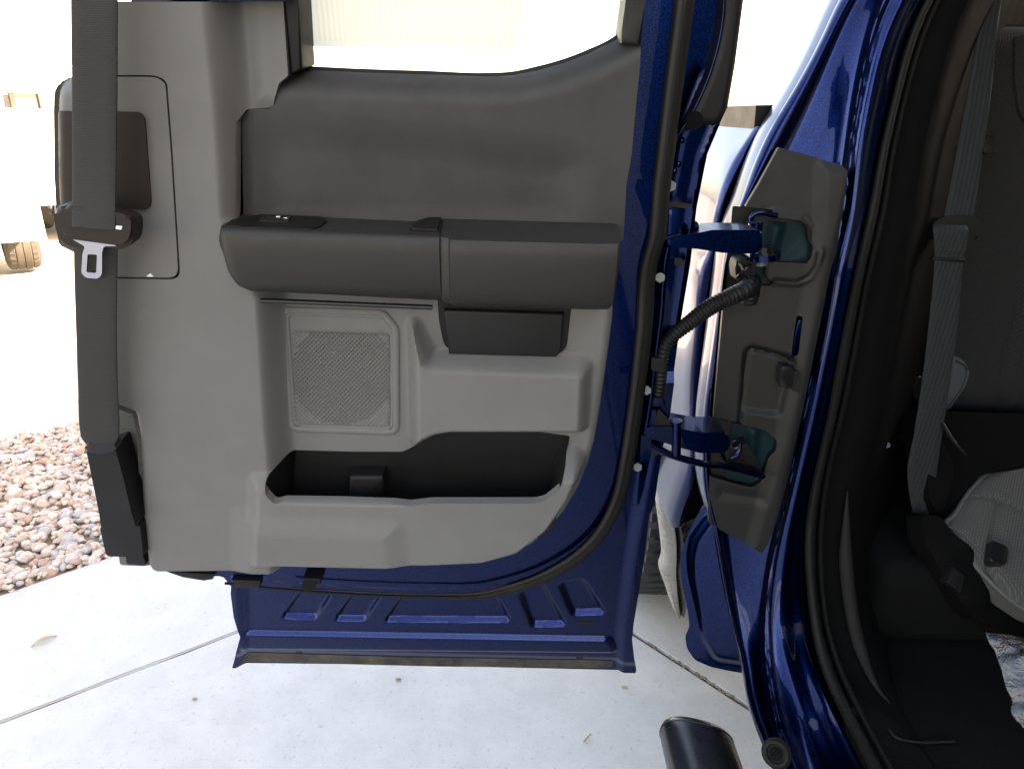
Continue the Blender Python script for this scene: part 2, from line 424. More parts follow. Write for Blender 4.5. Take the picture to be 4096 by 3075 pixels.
def patch(name, fr, outline, holes, field, mat, parent, step=0.002, skirt=0.008, off=0.0, label=None, sharp=40):
    """outline/holes: px polygons (px,py,n)"""
    ol = topoly(fr, outline); hs = [topoly(fr, h) for h in holes]
    lo = ol.min(0) - step; hi = ol.max(0) + step
    nu = int((hi[0] - lo[0]) / step) + 2; nv = int((hi[1] - lo[1]) / step) + 2
    gu = lo[0] + np.arange(nu) * step; gv = lo[1] + np.arange(nv) * step
    cu, cv = np.meshgrid(gu[:-1] + step / 2, gv[:-1] + step / 2, indexing='ij')
    cc = np.stack([cu.ravel(), cv.ravel()], 1)
    keep = sdist(cc, ol) > 0
    for h in hs: keep &= sdist(cc, h) < 0
    keep = keep.reshape(nu - 1, nv - 1)
    I, Jx = np.nonzero(keep)
    idx = lambda i, j: i * nv + j
    quads = np.stack([idx(I, Jx), idx(I + 1, Jx), idx(I + 1, Jx + 1), idx(I, Jx + 1)], 1)
    used, inv = np.unique(quads.ravel(), return_inverse=True); quads = inv.reshape(-1, 4)
    uv = np.stack([gu[used // nv], gv[used % nv]], 1)
    e = np.concatenate([quads[:, [0, 1]], quads[:, [1, 2]], quads[:, [2, 3]], quads[:, [3, 0]]])
    es = np.sort(e, 1); key = es[:, 0].astype(np.int64) * len(uv) + es[:, 1]
    _, first, cnt = np.unique(key, return_index=True, return_counts=True)
    be = e[first[cnt == 1]]; bvs = np.unique(be)
    polys = [ol] + hs
    cand = np.stack([nearest(uv[bvs], p) for p in polys]); dd = ((cand - uv[bvs]) ** 2).sum(2); pick = dd.argmin(0)
    uv[bvs] = cand[pick, np.arange(len(bvs))]
    h = (field(uv) if callable(field) else np.full(len(uv), field)) + off
    N = np.array(fr.N); W = np.array(fr.O) + uv[:, :1] * np.array(fr.U) + uv[:, 1:] * np.array(fr.V) + h[:, None] * N
    faces = quads.tolist(); V = W
    if skirt:
        mp = -np.ones(len(uv), int); mp[bvs] = len(uv) + np.arange(len(bvs))
        V = np.concatenate([W, W[bvs] - N * skirt])
        faces += np.stack([be[:, 1], be[:, 0], mp[be[:, 0]], mp[be[:, 1]]], 1).tolist()
    return mk(name, V.tolist(), faces, mat, parent, True, sharp, label)

# ================================================================== SETTING
box_ground = mk('ground', [(-150, -60, -0.03), (150, -60, -0.03), (150, 300, -0.03), (-150, 300, -0.03)], [(0, 1, 2, 3)], 'ground', None, False)
tag(box_ground, kind='structure')
# driveway: concrete slabs around the crossing of two joints; the joints are open gaps over dirt
j1a, j1b = atZ(0, 2886, 0), atZ(968, 2517, 0)
j2a, j2b = atZ(2529, 2529, 0), atZ(2973, 2812, 0)
d1 = (j1b - j1a).normalized(); d2 = (j2b - j2a).normalized()
den = d1.x * d2.y - d1.y * d2.x
tt = ((j2a.x - j1a.x) * d2.y - (j2a.y - j1a.y) * d2.x) / den
JX = j1a + d1 * tt
e1, e2 = atZ(0, 2378, 0), atZ(431, 2229, 0)
drive = mk('driveway', [JX + d1 * a + d2 * b_ + Vector((0, 0, -0.007)) for a, b_ in ((-6.2, -0.9), (3.8, -0.9), (3.8, 5.8), (-6.2, 5.8))], [(0, 1, 2, 3)], 'dirt', None, False)
tag(drive, kind='structure')
def slab(poly, name='slab'):
    bm = bmesh.new()
    top = [bm.verts.new((p[0], p[1], 0)) for p in poly]; bot = [bm.verts.new((p[0], p[1], -0.1)) for p in poly]
    k = len(top); f = bm.faces.new(top)
    for i in range(k): bm.faces.new((top[i], bot[i], bot[(i + 1) % k], top[(i + 1) % k]))
    bmesh.ops.subdivide_edges(bm, edges=list(f.edges), cuts=60)
    for v in bm.verts:
        if v.co.z > -0.01:
            s = math.sin(v.co.x * 61) * math.sin(v.co.y * 47 + 1) + .6 * math.sin(v.co.x * 190 + v.co.y * 140)
            v.co.x += 0.0012 * s; v.co.y += 0.0012 * math.cos(s * 3)
    bmesh.ops.bevel(bm, geom=[e for e in bm.edges if all(v.co.z > -0.01 for v in e.verts) and len(e.link_faces) == 2], offset=0.004, segments=2, affect='EDGES')
    return mk_bm(name, bm, 'conc', drive, False)
gp = 0.0032; gq = 0.0052
# distance of gravel edge from joint 1 measured along -d2
def q(a, b_): p = JX + d1 * a + d2 * b_; return (p.x, p.y)
def coords(p): r_ = p - JX; return ((r_.x * d2.y - r_.y * d2.x) / den, (d1.x * r_.y - d1.y * r_.x) / den)
a1, b1 = coords(e1); a2, b2 = coords(e2)
ge = lambda a: b1 + (b2 - b1) * (a - a1) / (a2 - a1)
slab([q(-6, -gp), q(-gq, -gp), q(-gq, ge(0) if ge(0) < -0.5 else -1.0), q(-6, ge(-6))])
slab([q(gq, -gp), q(4, -gp), q(4, -4), q(gq, -4)])
slab([q(-6, gp), q(-gq, gp), q(-gq, 6), q(-6, 6)])
slab([q(gq, gp), q(6, gp), q(6, 6), q(gq, 6)])
# dirt and grit lodged in the second joint
rngj = np.random.default_rng(5); JV = []; JF = []
for i in range(420):
    b_ = rngj.random() * 2.2 - .2; s_ = .0016 + .0035 * rngj.random() ** 2; p = JX + d2 * b_ + d1 * (rngj.normal() * .0035); k0 = len(JV)
    for dx, dy, dz in ((1, 0, 0), (-1, .2, 0), (0, 1, 0), (.1, -1, 0), (0, 0, .9), (0, 0, -.9)):
        JV.append((p.x + dx * s_ * (1 + rngj.random()), p.y + dy * s_ * (1 + rngj.random()), -.002 + dz * s_))
    JF += [(k0 + a_, k0 + b2_, k0 + c_) for a_, b2_, c_ in ((0, 2, 4), (2, 1, 4), (1, 3, 4), (3, 0, 4), (2, 0, 5), (1, 2, 5), (3, 1, 5), (0, 3, 5))]
jg = mk('joint_grit', JV, JF, 'dirt', drive, False); jg['kind'] = 'stuff'
# gravel bed
gpoly = np.array([q(-6, ge(-6) - .0), q(0.2, ge(0.2)), q(0.2, ge(.2) - 1.25), q(-6, ge(-6) - 1.25)])
gb = mk('gravel_bed', [(p[0], p[1], -0.008) for p in gpoly], [(0, 1, 2, 3)], 'gravelbed', None, False); tag(gb, kind='structure')
def stones(n, poly, near, rng):
    bm = bmesh.new(); bmesh.ops.create_icosphere(bm, subdivisions=2, radius=1)
    bv = np.array([v.co for v in bm.verts]); bf = np.array([[v.index for v in f.verts] for f in bm.faces]); bm.free()
    V = []; Fc = []; off = 0; lo = poly.min(0); hi = poly.max(0); cnt = 0
    while cnt < n:
        p = lo + rng.random(2) * (hi - lo)
        if sdist(p[None], poly)[0] < 0.003: continue
        d = np.hypot(p[0] - near[0], p[1] - near[1])
        if rng.random() > np.exp(-max(d - .9, 0) / .7): continue
        s = np.exp(rng.normal(math.log(.0115), .28)); sc_ = s * np.array([1.25, 1.0, .72]) * (1 + .25 * (rng.random(3) - .5))
        k = rng.normal(size=(5, 3)); ph = rng.random(5) * 6
        dis = 1 + sum(.085 * np.sin(bv @ k[i] * 1.7 + ph[i]) for i in range(5))
        v = bv * dis[:, None] * sc_
        a, bb, c = rng.random() * 6.28, (rng.random() - .5) * .9, (rng.random() - .5) * .9
        R = np.array(Matrix.Rotation(a, 3, 'Z') @ Matrix.Rotation(bb, 3, 'X') @ Matrix.Rotation(c, 3, 'Y'))
        v = v @ R.T + np.array([p[0], p[1], -0.006 + rng.random() * .022])
        V.append(v); Fc.append(bf + off); off += len(bv); cnt += 1
    return np.concatenate(V), np.concatenate(Fc)
rng = np.random.default_rng(3)
gc = atZ(150, 2000, 0)
SV, SF = stones(11000, gpoly, (gc.x, gc.y), rng)
go = mk('gravel', SV.tolist(), SF.tolist(), 'gravel', None, True, 60)
tag(go, 'pale pink and grey river gravel beside the driveway', 'gravel', kind='stuff')

# leaf, twig and crumbs lying on the concrete
def litter(name, px, py, L, W, ang, mat, label, cat, bend=.15):
    c = atZ(px, py, 0); d = Vector((math.cos(ang), math.sin(ang), 0)); s = Vector((-d.y, d.x, 0)); V = []; Fc = []
    k = 7
    for i in range(k):
        x = i / (k - 1); ww = W * math.sin(math.pi * min(max(x, .04), .96)) ** .7; z = .003 + bend * L * math.sin(x * 3.14)
        for j, f in enumerate((-1, 0, 1)): V.append(c + d * (L * (x - .5)) + s * (ww * f) + Vector((0, 0, z + abs(f) * W * .4)))
    for f in (-1, 0, 1): pass
    n0 = len(V)
    for i in range(k - 1):
        for j in range(2): Fc.append((i * 3 + j, i * 3 + 3 + j, i * 3 + 4 + j, i * 3 + 1 + j))
    o = mk(name, V, Fc, mat, None, True); tag(o, label, cat); 
    md = o.modifiers.new('thick', 'SOLIDIFY'); md.thickness = .0008; return o
M['leaf'] = plastic('dry_leaf', (0.42, 0.36, 0.22), .8, 300, .2, .2)
M['twig'] = plastic('dry_twig', (0.30, 0.26, 0.20), .85, 300, .4, .3)
litter('dry_leaf', 178, 2568, .062, .007, .8, 'leaf', 'small dry leaf on the concrete at the far left', 'leaf')
tw = atZ(2352, 2945, 0)
tg = root('twig', tw, 'short pale twig lying on concrete left of the black step bar', 'twig')
tube('stem', [atZ(2364, 2932, .006), atZ(2350, 2945, .005), atZ(2335, 2962, .005)], .0018, 'twig', tg, 6)
tube('side_shoot', [atZ(2340, 2957, .005), atZ(2349, 2975, .004)], .0008, 'twig', tg, 5)
for px, py, s_, lab in ((1593, 2716, .006, 'dark seed on concrete below the middle of the door'), (2497, 2747, .006, 'dark crumb on concrete below the lower right door corner'),
                        (2003, 2620, .004, None), (780, 2794, .005, 'brown crumb on concrete below the lower left door corner')):
    if lab is None: continue
    c = atZ(px, py, .002); bm = bmesh.new(); bmesh.ops.create_icosphere(bm, subdivisions=1, radius=1)
    for v in bm.verts: v.co = c + Vector((v.co.x * s_ * 1.5, v.co.y * s_ * .8, v.co.z * s_ * .5 + s_ * .3)) * (1 + .2 * random.random())
    o = mk_bm('debris_crumb', bm, 'twig', None); tag(o, lab, 'debris', 'crumbs on the concrete')

# ------------------------------------------------------------------ unseen building added on the right to shade the truck
hs = root('shade_house', (6.4, -6, 0), 'added two-storey tan stucco building, unseen on the right, put there to shade the truck', 'shade_house')
hx0, hx1, hy0, hy1, hz = 3.3, 9.5, -13.0, 0.95, 5.3
box('wall', (hx0, hy0, -.03), (hx1, hy1, hz), 'tan', hs, 0)
box('parapet', (hx0 - .06, hy0 - .06, hz + .002), (hx1 + .06, hy1 + .06, hz + .35), 'tan', hs, .02)
for y_ in (-10.5, -6.5, -2.5):
    for z_ in (.9, 3.4):
        wn = box('window', (hx0 - .03, y_, z_), (hx0 - .003, y_ + 1.4, z_ + 1.3), 'white', hs, .008)
        box('pane', (hx0 - .036, y_ + .08, z_ + .08), (hx0 - .031, y_ + 1.32, z_ + 1.22), 'dglass', wn, 0)
gw = root('garden_wall', (3.5, 4.6, 0), 'tan stucco wall glimpsed through the rear cab window at top right', 'wall')
box('wall', (3.4, 3.2, -.03), (3.62, 6.0, 2.36), 'tan', gw, 0)
box('coping', (3.36, 3.16, 2.362), (3.66, 6.04, 2.44), 'tan', gw, .01)
# ------------------------------------------------------------------ two parked vehicles far left, in full sun
def wheel(parent, c, axis, r, wd, name='wheel', tm='tyre'):
    """lathe: tyre with tread ribs, rim as a sub-part"""
    ax = Vector(axis).normalized(); up = Vector((0, 0, 1)); fw = up.cross(ax); c = Vector(c)
    prof = [(-.5, .62), (-.5, .80), (-.46, .93), (-.38, .985), (-.25, 1.0), (-.22, .975), (-.19, 1.0), (-.02, 1.0), (.0, .972), (.02, 1.0), (.19, 1.0), (.22, .975), (.25, 1.0), (.38, .985), (.46, .93), (.5, .80), (.5, .62)]
    n = 72; V = []; Fc = []
    for i in range(n):
        a = 2 * math.pi * i / n
        for x_, q_ in prof:
            rr = q_ * r
            if abs(x_) > .22 and q_ > .9: rr *= 1 - .022 * (i % 2)
            V.append(c + ax * (x_ * wd) + (fw * math.cos(a) + up * math.sin(a)) * rr)
    k = len(prof)
    for i in range(n):
        for j in range(k - 1): Fc.append((i * k + j, i * k + j + 1, ((i + 1) % n) * k + j + 1, ((i + 1) % n) * k + j))
    ty = mk(name, V, Fc, tm, parent, True, 25)
    prof = [(.40, .0), (.43, .12), (.36, .16), (.34, .50), (.47, .58), (.47, .64), (-.47, .64), (-.47, .58), (-.3, .5), (-.3, 0)]
    n = 40; V = []; Fc = []; k = len(prof)
    for i in range(n):
        a = 2 * math.pi * i / n
        for x_, q_ in prof:
            dx = -.12 if (.2 < q_ < .55 and i % 8 < 3) else 0
            V.append(c + ax * ((x_ + dx) * wd) + (fw * math.cos(a) + up * math.sin(a)) * (q_ * r))
    for i in range(n):
        for j in range(k - 1): Fc.append((i * k + j, i * k + j + 1, ((i + 1) % n) * k + j + 1, ((i + 1) % n) * k + j))
    mk('rim', V, Fc, 'steel', ty, True, 25)
    return ty
def vehicle(name, loc, heading, label, cat, prof, glass, wb, width, r, tail=False, mirrors=True):
    """side profile (x along the vehicle, z) extruded and rounded; heading = direction of its front"""
    rt = root(name, loc, label, cat)
    h = Vector((heading[0], heading[1], 0)).normalized(); lf = Vector((-h.y, h.x, 0)); o = Vector(loc)
    W_ = lambda x_, y_, z_: o + h * x_ + lf * y_ + Vector((0, 0, z_))
    bm = bmesh.new(); rings = []
    for y_, s_ in ((-1, .0), (-.93, 1), (.93, 1), (1, .0)):
        rings.append([bm.verts.new(W_(x_, y_ * width / 2 * (1 - max(0, z_ - 1.1) * .17), z_)) for x_, z_ in [((x_ - .04 * (1 - s_) * np.sign(x_)), z_ - .05 * (1 - s_) * (z_ > .8)) for x_, z_ in prof]])
    k = len(prof)
    for a, b_ in zip(rings, rings[1:]):
        for i in range(k): bm.faces.new((a[i], a[(i + 1) % k], b_[(i + 1) % k], b_[i]))
    bm.faces.new(rings[0]); bm.faces.new(rings[-1][::-1])
    bmesh.ops.triangulate(bm, faces=[f for f in bm.faces if len(f.verts) > 4])
    mk_bm('body', bm, 'white', rt, True, 30)
    for s_ in (-1, 1):
        for gl in glass:
            V = [W_(x_, s_ * (width / 2 * (1 - max(0, z_ - 1.1) * .17) + .004), z_) for x_, z_ in gl]
            mk('side_window', V, [tuple(range(len(V)))], 'dglass', rt, False)
        for x_ in (-wb / 2, wb / 2):
            wheel(rt, W_(x_, s_ * (width / 2 - .12), r), lf * s_, r, .27, 'wheel', 'glarepale')
            a_ = [W_(x_ + math.cos(q_) * (r + .07), s_ * (width / 2 + .003), r + math.sin(q_) * (r + .06)) for q_ in np.linspace(0, math.pi, 14)]
            mk('wheel_arch', a_, [tuple(range(len(a_)))], 'black', rt, False)
        if mirrors:
            mx = wb / 2 - .75
            V, Fc = tube_geo([W_(mx, s_ * width / 2 * .95, 1.22), W_(mx, s_ * (width / 2 + .22), 1.24)], .03, 8); mk('mirror_arm', V, Fc, 'black', rt)
            bm = bmesh.new(); bmesh.ops.create_cube(bm, size=1)
            for v in bm.verts: v.co = W_(mx + v.co.x * .09, s_ * (width / 2 + .33) + v.co.y * .24, 1.30 + v.co.z * .36)
            bmesh.ops.bevel(bm, geom=bm.edges[:], offset=.03, segments=3, affect='EDGES'); mir = mk_bm('door_mirror', bm, 'glarepale', rt)
            g_ = [W_(mx - .047, s_ * (width / 2 + .33) + y_ * .1, 1.34 + z_ * .12) for y_, z_ in ((-1, -1), (1, -1), (1, 1), (-1, 1))]
            mk('mirror_glass', g_, [(0, 1, 2, 3)], 'steel', mir, False)
        if tail:
            x0 = min(p[0] for p in prof)
            V = [W_(x0 - .006, s_ * (width / 2 - y_), z_) for y_, z_ in ((.10, .95), (.32, .95), (.32, 1.12), (.10, 1.16))]
            mk('tail_light', V, [(0, 1, 2, 3)], 'red', rt, False)
    x0 = min(p[0] for p in prof)
    bm = bmesh.new(); bmesh.ops.create_cube(bm, size=1)
    for v in bm.verts: v.co = W_(x0 - .04 + v.co.x * .22, v.co.y * width * .96, .56 + v.co.z * .2)
    bmesh.ops.bevel(bm, geom=bm.edges[:], offset=.05, segments=3, affect='EDGES'); mk_bm('rear_bumper', bm, 'white', rt)
    return rt
PICK = [(-2.9, .48), (-2.9, 1.35), (-1.0, 1.36), (-.95, 1.42), (-.75, 1.88), (.55, 1.9), (1.25, 1.36), (2.6, 1.22), (2.85, 1.05), (2.9, .45), (1.6, .36), (-1.6, .36)]
SUV = [(-2.3, .5), (-2.38, 1.0), (-2.25, 1.25), (-2.0, 1.78), (-1.5, 1.84), (.5, 1.78), (1.15, 1.25), (2.2, 1.08), (2.4, .85), (2.4, .42), (1.4, .34), (-1.4, .34)]
hA = Vector((-.42, .9075, 0)); wl = atZ(168, 912, 0)          # far truck: rear left wheel stands here
lfA = Vector((-hA.y, hA.x, 0))
cA = wl + hA * 1.83 - lfA * .88
vehicle('parked_pickup', (cA.x, cA.y, 0), hA, 'white pickup parked far left behind the buckle, door mirror beside the belt', 'pickup truck', PICK,
        [[(-.72, 1.40), (-.58, 1.78), (.0, 1.80), (.0, 1.40)], [(.06, 1.40), (.06, 1.80), (.48, 1.80), (1.0, 1.42)]], 3.66, 2.0, .42)
hB = Vector((-.62, .78, 0)); wl = atZ(85, 1072, 0); lfB = Vector((-hB.y, hB.x, 0))
cB = wl + hB * 1.42 + lfB * .80
vehicle('parked_suv', (cB.x, cB.y, 0), hB, 'white car with red tail light cut off by the left edge of the picture', 'car', SUV,
        [[(-1.95, 1.3), (-1.8, 1.68), (-1.1, 1.72), (-1.1, 1.3)], [(-1.04, 1.3), (-1.04, 1.72), (.4, 1.68), (.95, 1.3)]], 2.85, 1.9, .37, True)

# ================================================================== THE TRUCK
TR = root('pickup_truck', (1.2, 0.9, 0), 'blue pickup truck with its rear-hinged cab door swung open', 'pickup truck')
D = DOOR
mmm = 0.001
# ------------------------------------------------------------------ rear door: blue inner shell
# px outline of the whole door (hinge edge on the right)
edge_r = [(2985, -560), (2975, -60), (2930, 200), (2882, 495), (2831, 616), (2800, 770), (2788, 832), (2763, 1055), (2729, 1258), (2701, 1455), (2677, 1640), (2640, 1813), (2615, 1998), (2594, 2048),
          (2572, 2233), (2547, 2387), (2532, 2480), (2526, 2541), (2535, 2621), (2544, 2668), (2541, 2682)]
seal_mid = [(2800, -560), (2770, -300), (2742, -60), (2737, 0), (2698, 308), (2668, 555), (2646, 740), (2615, 986), (2603, 1024), (2574, 1332), (2538, 1640), (2510, 1825), (2466, 2010), (2449, 2048), (2394, 2140), (2320, 2214), (2227, 2276), (2140, 2319), (2048, 2350), (1949, 2376), (1700, 2384), (1400, 2374), (1100, 2352), (900, 2330)]
inner_reg = [(150, -600), (2775, -600)] + [(p[0] + 28, p[1] + 12) if p[0] > 2200 else (p[0], p[1] - 4 - (14 if p[0] < 2000 else 6)) for p in seal_mid] + [(600, 2320), (150, 2200)]
BF = Field(D, -0.052)
BF.poly(inner_reg, -0.018, 0.010)
lower = [(900, 2300), (2000, 2400), (2300, 2300), (2480, 2150), (2700, 2150), (2700, 2800), (900, 2800)]
# stamped ribs in the lower blue panel
rec = -0.010
for pts in ([(1200, 2372), (1322, 2378), (1262, 2474), (1128, 2468)],
            [(1412, 2380), (1520, 2386), (1458, 2480), (1338, 2478)],
            [(1612, 2386), (1990, 2394), (2040, 2484), (1540, 2482)],
            [(2080, 2370), (2165, 2335), (2262, 2500), (2128, 2502)],
            [(2240, 2335), (2330, 2318), (2418, 2452), (2290, 2456)]):
    BF.poly(pts, rec, 0.009, r=16, add=True)
# long horizontal trough and rolled hem along the bottom
tr_ = [(985, 2520), (2440, 2545), (2465, 2600), (975, 2585)]
BF.poly(tr_, 0.008, 0.012, r=20, add=True)
BF.poly([(900, 2600), (2600, 2640), (2600, 2760), (900, 2760)], -0.004, 0.02, add=True)
BF.poly([(2640, 1500), (2900, 1500), (2640, 2760), (2475, 2760), (2480, 2500), (2520, 2200)], 0.010, 0.018, add=True)   # raised right hem flange
BF.poly([(900, 2300), (972, 2300), (985, 2560), (955, 2700), (860, 2700)], 0.012, 0.018, add=True)
# pressed creases in the hinge-side flange
BF.groove([(2860, 500), (2810, 620), (2778, 770), (2752, 950), (2725, 1130), (2690, 1380)], -0.003, 0.003, -0.05)
BF.groove([(2800, 300), (2700, 560), (2660, 800)], 0.004, 0.006, -0.05)
win_hole = [(1165, -700, -.018), (1180, 300, -.018), (1240, 350, -.018), (1949, 370, -.018), (2251, 325, -.018), (2440, 240, -.018), (2490, 170, -.018), (2500, -700, -.018)]
shell_out = [(500, -560, -.02), (2985, -560, -.052)] + [(p[0], p[1], -.05) for p in edge_r[1:]] + [(1740, 2668, -.05), (937, 2650, -.055), (968, 2529, -.05), (955, 2490, -.05), (943, 2449, -.05), (931, 2356, -.05), (925, 2330, -.04), (830, 2300, -.02), (640, 2260, -.02)]
shell = patch('rear_door', D, shell_out, [[(p[0], max(p[1], -480), p[2]) for p in win_hole]], BF, 'blue', TR, 0.0028, 0.030, 0.0, 'blue rear door swung open, grey inner trim facing the camera')
# dirty wax strip along the hem
wx = [(990, 2606, -.055), (1250, 2614, -.055), (1600, 2626, -.055), (2450, 2638, -.055), (2450, 2670, -.055), (1740, 2663, -.055), (958, 2643, -.055)]
patch('hem_sealant', D, fillet(wx, 8), [], BF, 'wax', shell, 0.003, 0.002, 0.0008)
def fat(px, py): return float(BF(np.array([D.pix(px, py, -.055)]))[0]) + .0008
for px, py in ((1196, 2604), (2318, 2624)):
    prism('drain_slot', D, [(px - 14, py - 8), (px + 14, py - 7), (px + 14, py + 9), (px - 14, py + 8)], fat(px, py), fat(px, py) - .01, 'black', shell, 0.0005)
prism('hem_slot', D, [(2310, 2483), (2390, 2484), (2390, 2494), (2310, 2493)], fat(2350, 2489), -.07, 'black', shell, 0.0005)
# outer skin behind the shell, so that the door has its thickness
sk = [(p[0], p[1], -.125) for p in edge_r] + [(945, 2646, -.125), (975, 2529, -.125), (960, 2490, -.125), (950, 2449, -.125), (938, 2356, -.125), (900, 2310, -.125), (660, 2250, -.125), (560, 1500, -.125), (540, -560, -.125)]
patch('outer_skin', D, [(p[0] - 6, p[1] - 4, p[2]) for p in sk], [[(1185, -480, -.125), (1200, 285, -.125), (1949, 312, -.125), (2251, 262, -.125), (2490, 130, -.125), (2500, -480, -.125)]], -0.125, 'blue', shell, 0.008, 0.0)
ep = [D.P(p[0] - 4, p[1], -.052) for p in edge_r[1:]]; eq = [D.P(p[0] - 6, p[1], -.125) for p in edge_r[1:]]
loft('edge_return', [ep, eq], 'blue', shell)

# black applique (window run end) on the hinge-side top
ap = [(2905, -300, -.03), (2985, -300, -.03), (2979, 0, -.03), (2945, 260, -.03), (2915, 430, -.03), (2882, 500, -.03), (2790, 505, -.03), (2715, 545, -.03), (2770, 450, -.03), (2830, 320, -.03), (2868, 200, -.03), (2893, 60, -.03)]
AF = Field(D, -.040).poly(ap, -.030, .012)
patch('edge_applique', D, fillet(ap, 10), [], AF, 'black', shell, 0.0035, 0.02)
tube('applique_lip', [D.P(p[0], p[1], -.032) for p in catmull([(2897, -60), (2893, 60), (2868, 200), (2830, 320), (2770, 450), (2712, 548), (2690, 600)], 40)], .0016, 'blue', shell, 8)
V, Fc = tube_geo([D.P(2777, 482, -.030), D.P(2777, 482, -.024)], .010, 14); mk('applique_hole', V, Fc, 'trimdk', shell)  # near-black disc puts the shade of an open hole into its colour

# weather seal around the door: bulb with a lighter lip
sm = catmull(seal_mid, 160)
sm = [(p[0], p[1]) for p in sm]
tube('door_seal', [D.P(p[0], p[1], -.018) for p in sm], lambda x: .0108 if x < .70 else .0108 - .0085 * min(1, (x - .70) / .10), 'rubber', shell, 14)
tube('seal_lip', [D.P(p[0] - 12 + (0 if i < 90 else 8 * min(1, (i - 90) / 30)), p[1] - (0 if i < 90 else 12 * min(1, (i - 90) / 30)), -.006) for i, p in enumerate(sm[:150])], lambda x: .0046 if x < .66 else .0046 - .0032 * min(1, (x - .66) / .2), 'ruberhi', shell, 8)

# ------------------------------------------------------------------ grey trim panel
TF = Field(D, 0.0)
slab_poly = [(100, -640, .04), (846, -640), (858, -20), (905, 432), (928, 870), (1030, 1120), (1068, 1204), (1095, 1700), (1110, 1900), (1120, 2060), (1120, 2400), (100, 2400)]
TF.poly(slab_poly, 0.036, 0.030)
# upper grey area to the right of the slab: raised rib next to the window run
TF.poly([(990, -640), (1200, -640), (1200, 420), (1105, 420), (1040, 400)], 0.007, 0.02, add=True)
# centre block below the pull cup
TF.poly([(1640, 1322), (1676, 1385), (1716, 1460), (2322, 1483), (2352, 1500), (2338, 1748), (1800, 1748), (1735, 1760), (1650, 1805)], 0.030, 0.022, r=14)
# lower bulge (front wall of the map pocket)
LB = [(1003, 1945), (1060, 1945), (1110, 1988), (1580, 1998), (1650, 1990), (1735, 1972), (2120, 1974), (2170, 1950), (2230, 1905), (2310, 1900), (2330, 1930), (2290, 2020), (2205, 2140), (2080, 2235), (1930, 2275), (1700, 2285), (1003, 2270)]
TF.poly(LB, 0.056, 0.026, r=20)
TF.poly([(1003, 1990), (1600, 2010), (1640, 2310), (1003, 2310)], 0.008, 0.04, add=True)
# left edge rounds away
lefte = [(305, -640), (305, 302), (282, 306), (260, 313), (240, 325), (225, 342), (217, 362), (214, 390), (213, 440), (216, 700), (228, 930), (234, 965), (250, 985), (275, 998), (300, 1010), (315, 1600), (470, 1628), (530, 1652), (546, 1740), (560, 2050), (580, 2250), (600, 2284)]
lp = topoly(D, lefte, 0.03)
def leftround(uv, h):
    d = pdist(uv, lp); k = np.clip(1 - d / .016, 0, 1); return h - .018 * k ** 2.2
TF.fn(leftround)
bot = [(600, 2286, .03), (900, 2302, .04), (1290, 2318, .05), (1540, 2324, .05), (1640, 2320, .05), (1760, 2306, .04), (1880, 2306, .04), (1980, 2300, .035), (2060, 2275, .03), (2130, 2230, .025), (2200, 2160, .02), (2260, 2080, .015), (2315, 1980, .012), (2355, 1880, .01), (2382, 1780, .008), (2402, 1650, .004), (2420, 1520, .002), (2436, 1400, 0), (2450, 1290, 0), (2456, 1200, 0)]
bp_ = topoly(D, bot)
def botround(uv, h):
    d = pdist(uv, bp_); k = np.clip(1 - d / .012, 0, 1); return h - .008 * k ** 2.2
TF.fn(botround)
trim_out = [(p[0], p[1], .025) for p in lefte[:-1]] + bot + [(2456, 900, 0), (970, 880, 0), (966, 480, 0), (990, 436, 0), (1075, 431, 0), (1098, 418, 0), (1112, 370, 0), (1124, 330, 0), (1160, 300, 0), (1150, 150, 0), (1141, 6, 0), (305, 6, .03)]
trim_out = [p for p in trim_out if p[1] > -600]
trim_out = [(p[0], p[1], p[2]) for p in trim_out if not (p[0] == 305 and p[1] == -640)]
pocket = [(1165, 1797, 0), (1400, 1804, 0), (1610, 1811, .004), (1655, 1800, .012), (1740, 1756, .022), (1800, 1746, .024), (2050, 1750, .024), (2285, 1758, .010), (2262, 1815, .008), (2235, 1890, .020), (2208, 1955, .042), (2180, 1992, .05), (2140, 2012, .056), (1725, 2012, .056), (1645, 2026, .058), (1580, 2032, .062), (1350, 2026, .062), (1125, 2018, .06), (1100, 2002, .05), (1082, 1940, .034), (1076, 1900, .03), (1090, 1866, .02)]
pocket = fillet(pocket, 12, 3)
cup = fillet([(1750, 1180, .0, 0), (2290, 1190, .0, 0), (2282, 1300, .016), (2272, 1420, .026), (2250, 1442, .028), (1795, 1430, .028), (1766, 1404, .024), (1752, 1290, .01)], 14, 4)
acc = fillet([(330, 300, .036), (620, 300, .036, 55), (668, 322, .036, 40), (690, 600, .036), (716, 1020, .036), (722, 1118, .036, 45), (330, 1112, .036)], 20, 6)
acc_in = fillet([(338, 307, .036), (618, 307, .036, 50), (660, 328, .036, 40), (682, 600, .036), (708, 1020, .036), (713, 1110, .036, 42), (338, 1105, .036)], 20, 6)
trim = patch('trim_panel', D, trim_out, [pocket, cup, acc], TF, 'gray', shell, 0.0018, 0.014, 0.0, 'grey moulded plastic trim panel')
patch('access_cover', D, acc_in, [], TF, 'gray', shell, 0.0025, 0.006, -0.0003)
prism('seam_backing', D, [(320, 290), (735, 290), (735, 1130), (320, 1130)], .018, .014, 'black', shell, 0)
prism('cover_tab', D, [(584, 1106), (598, 1094), (612, 1107)], .0378, .034, 'label', shell, 0.0006)
0 and prism('trim_backing', D, [(560, 100), (2400, 330), (2400, 1650), (2250, 2050), (1950, 2270), (620, 2230)], -.032, -.040, 'black', shell, 0)
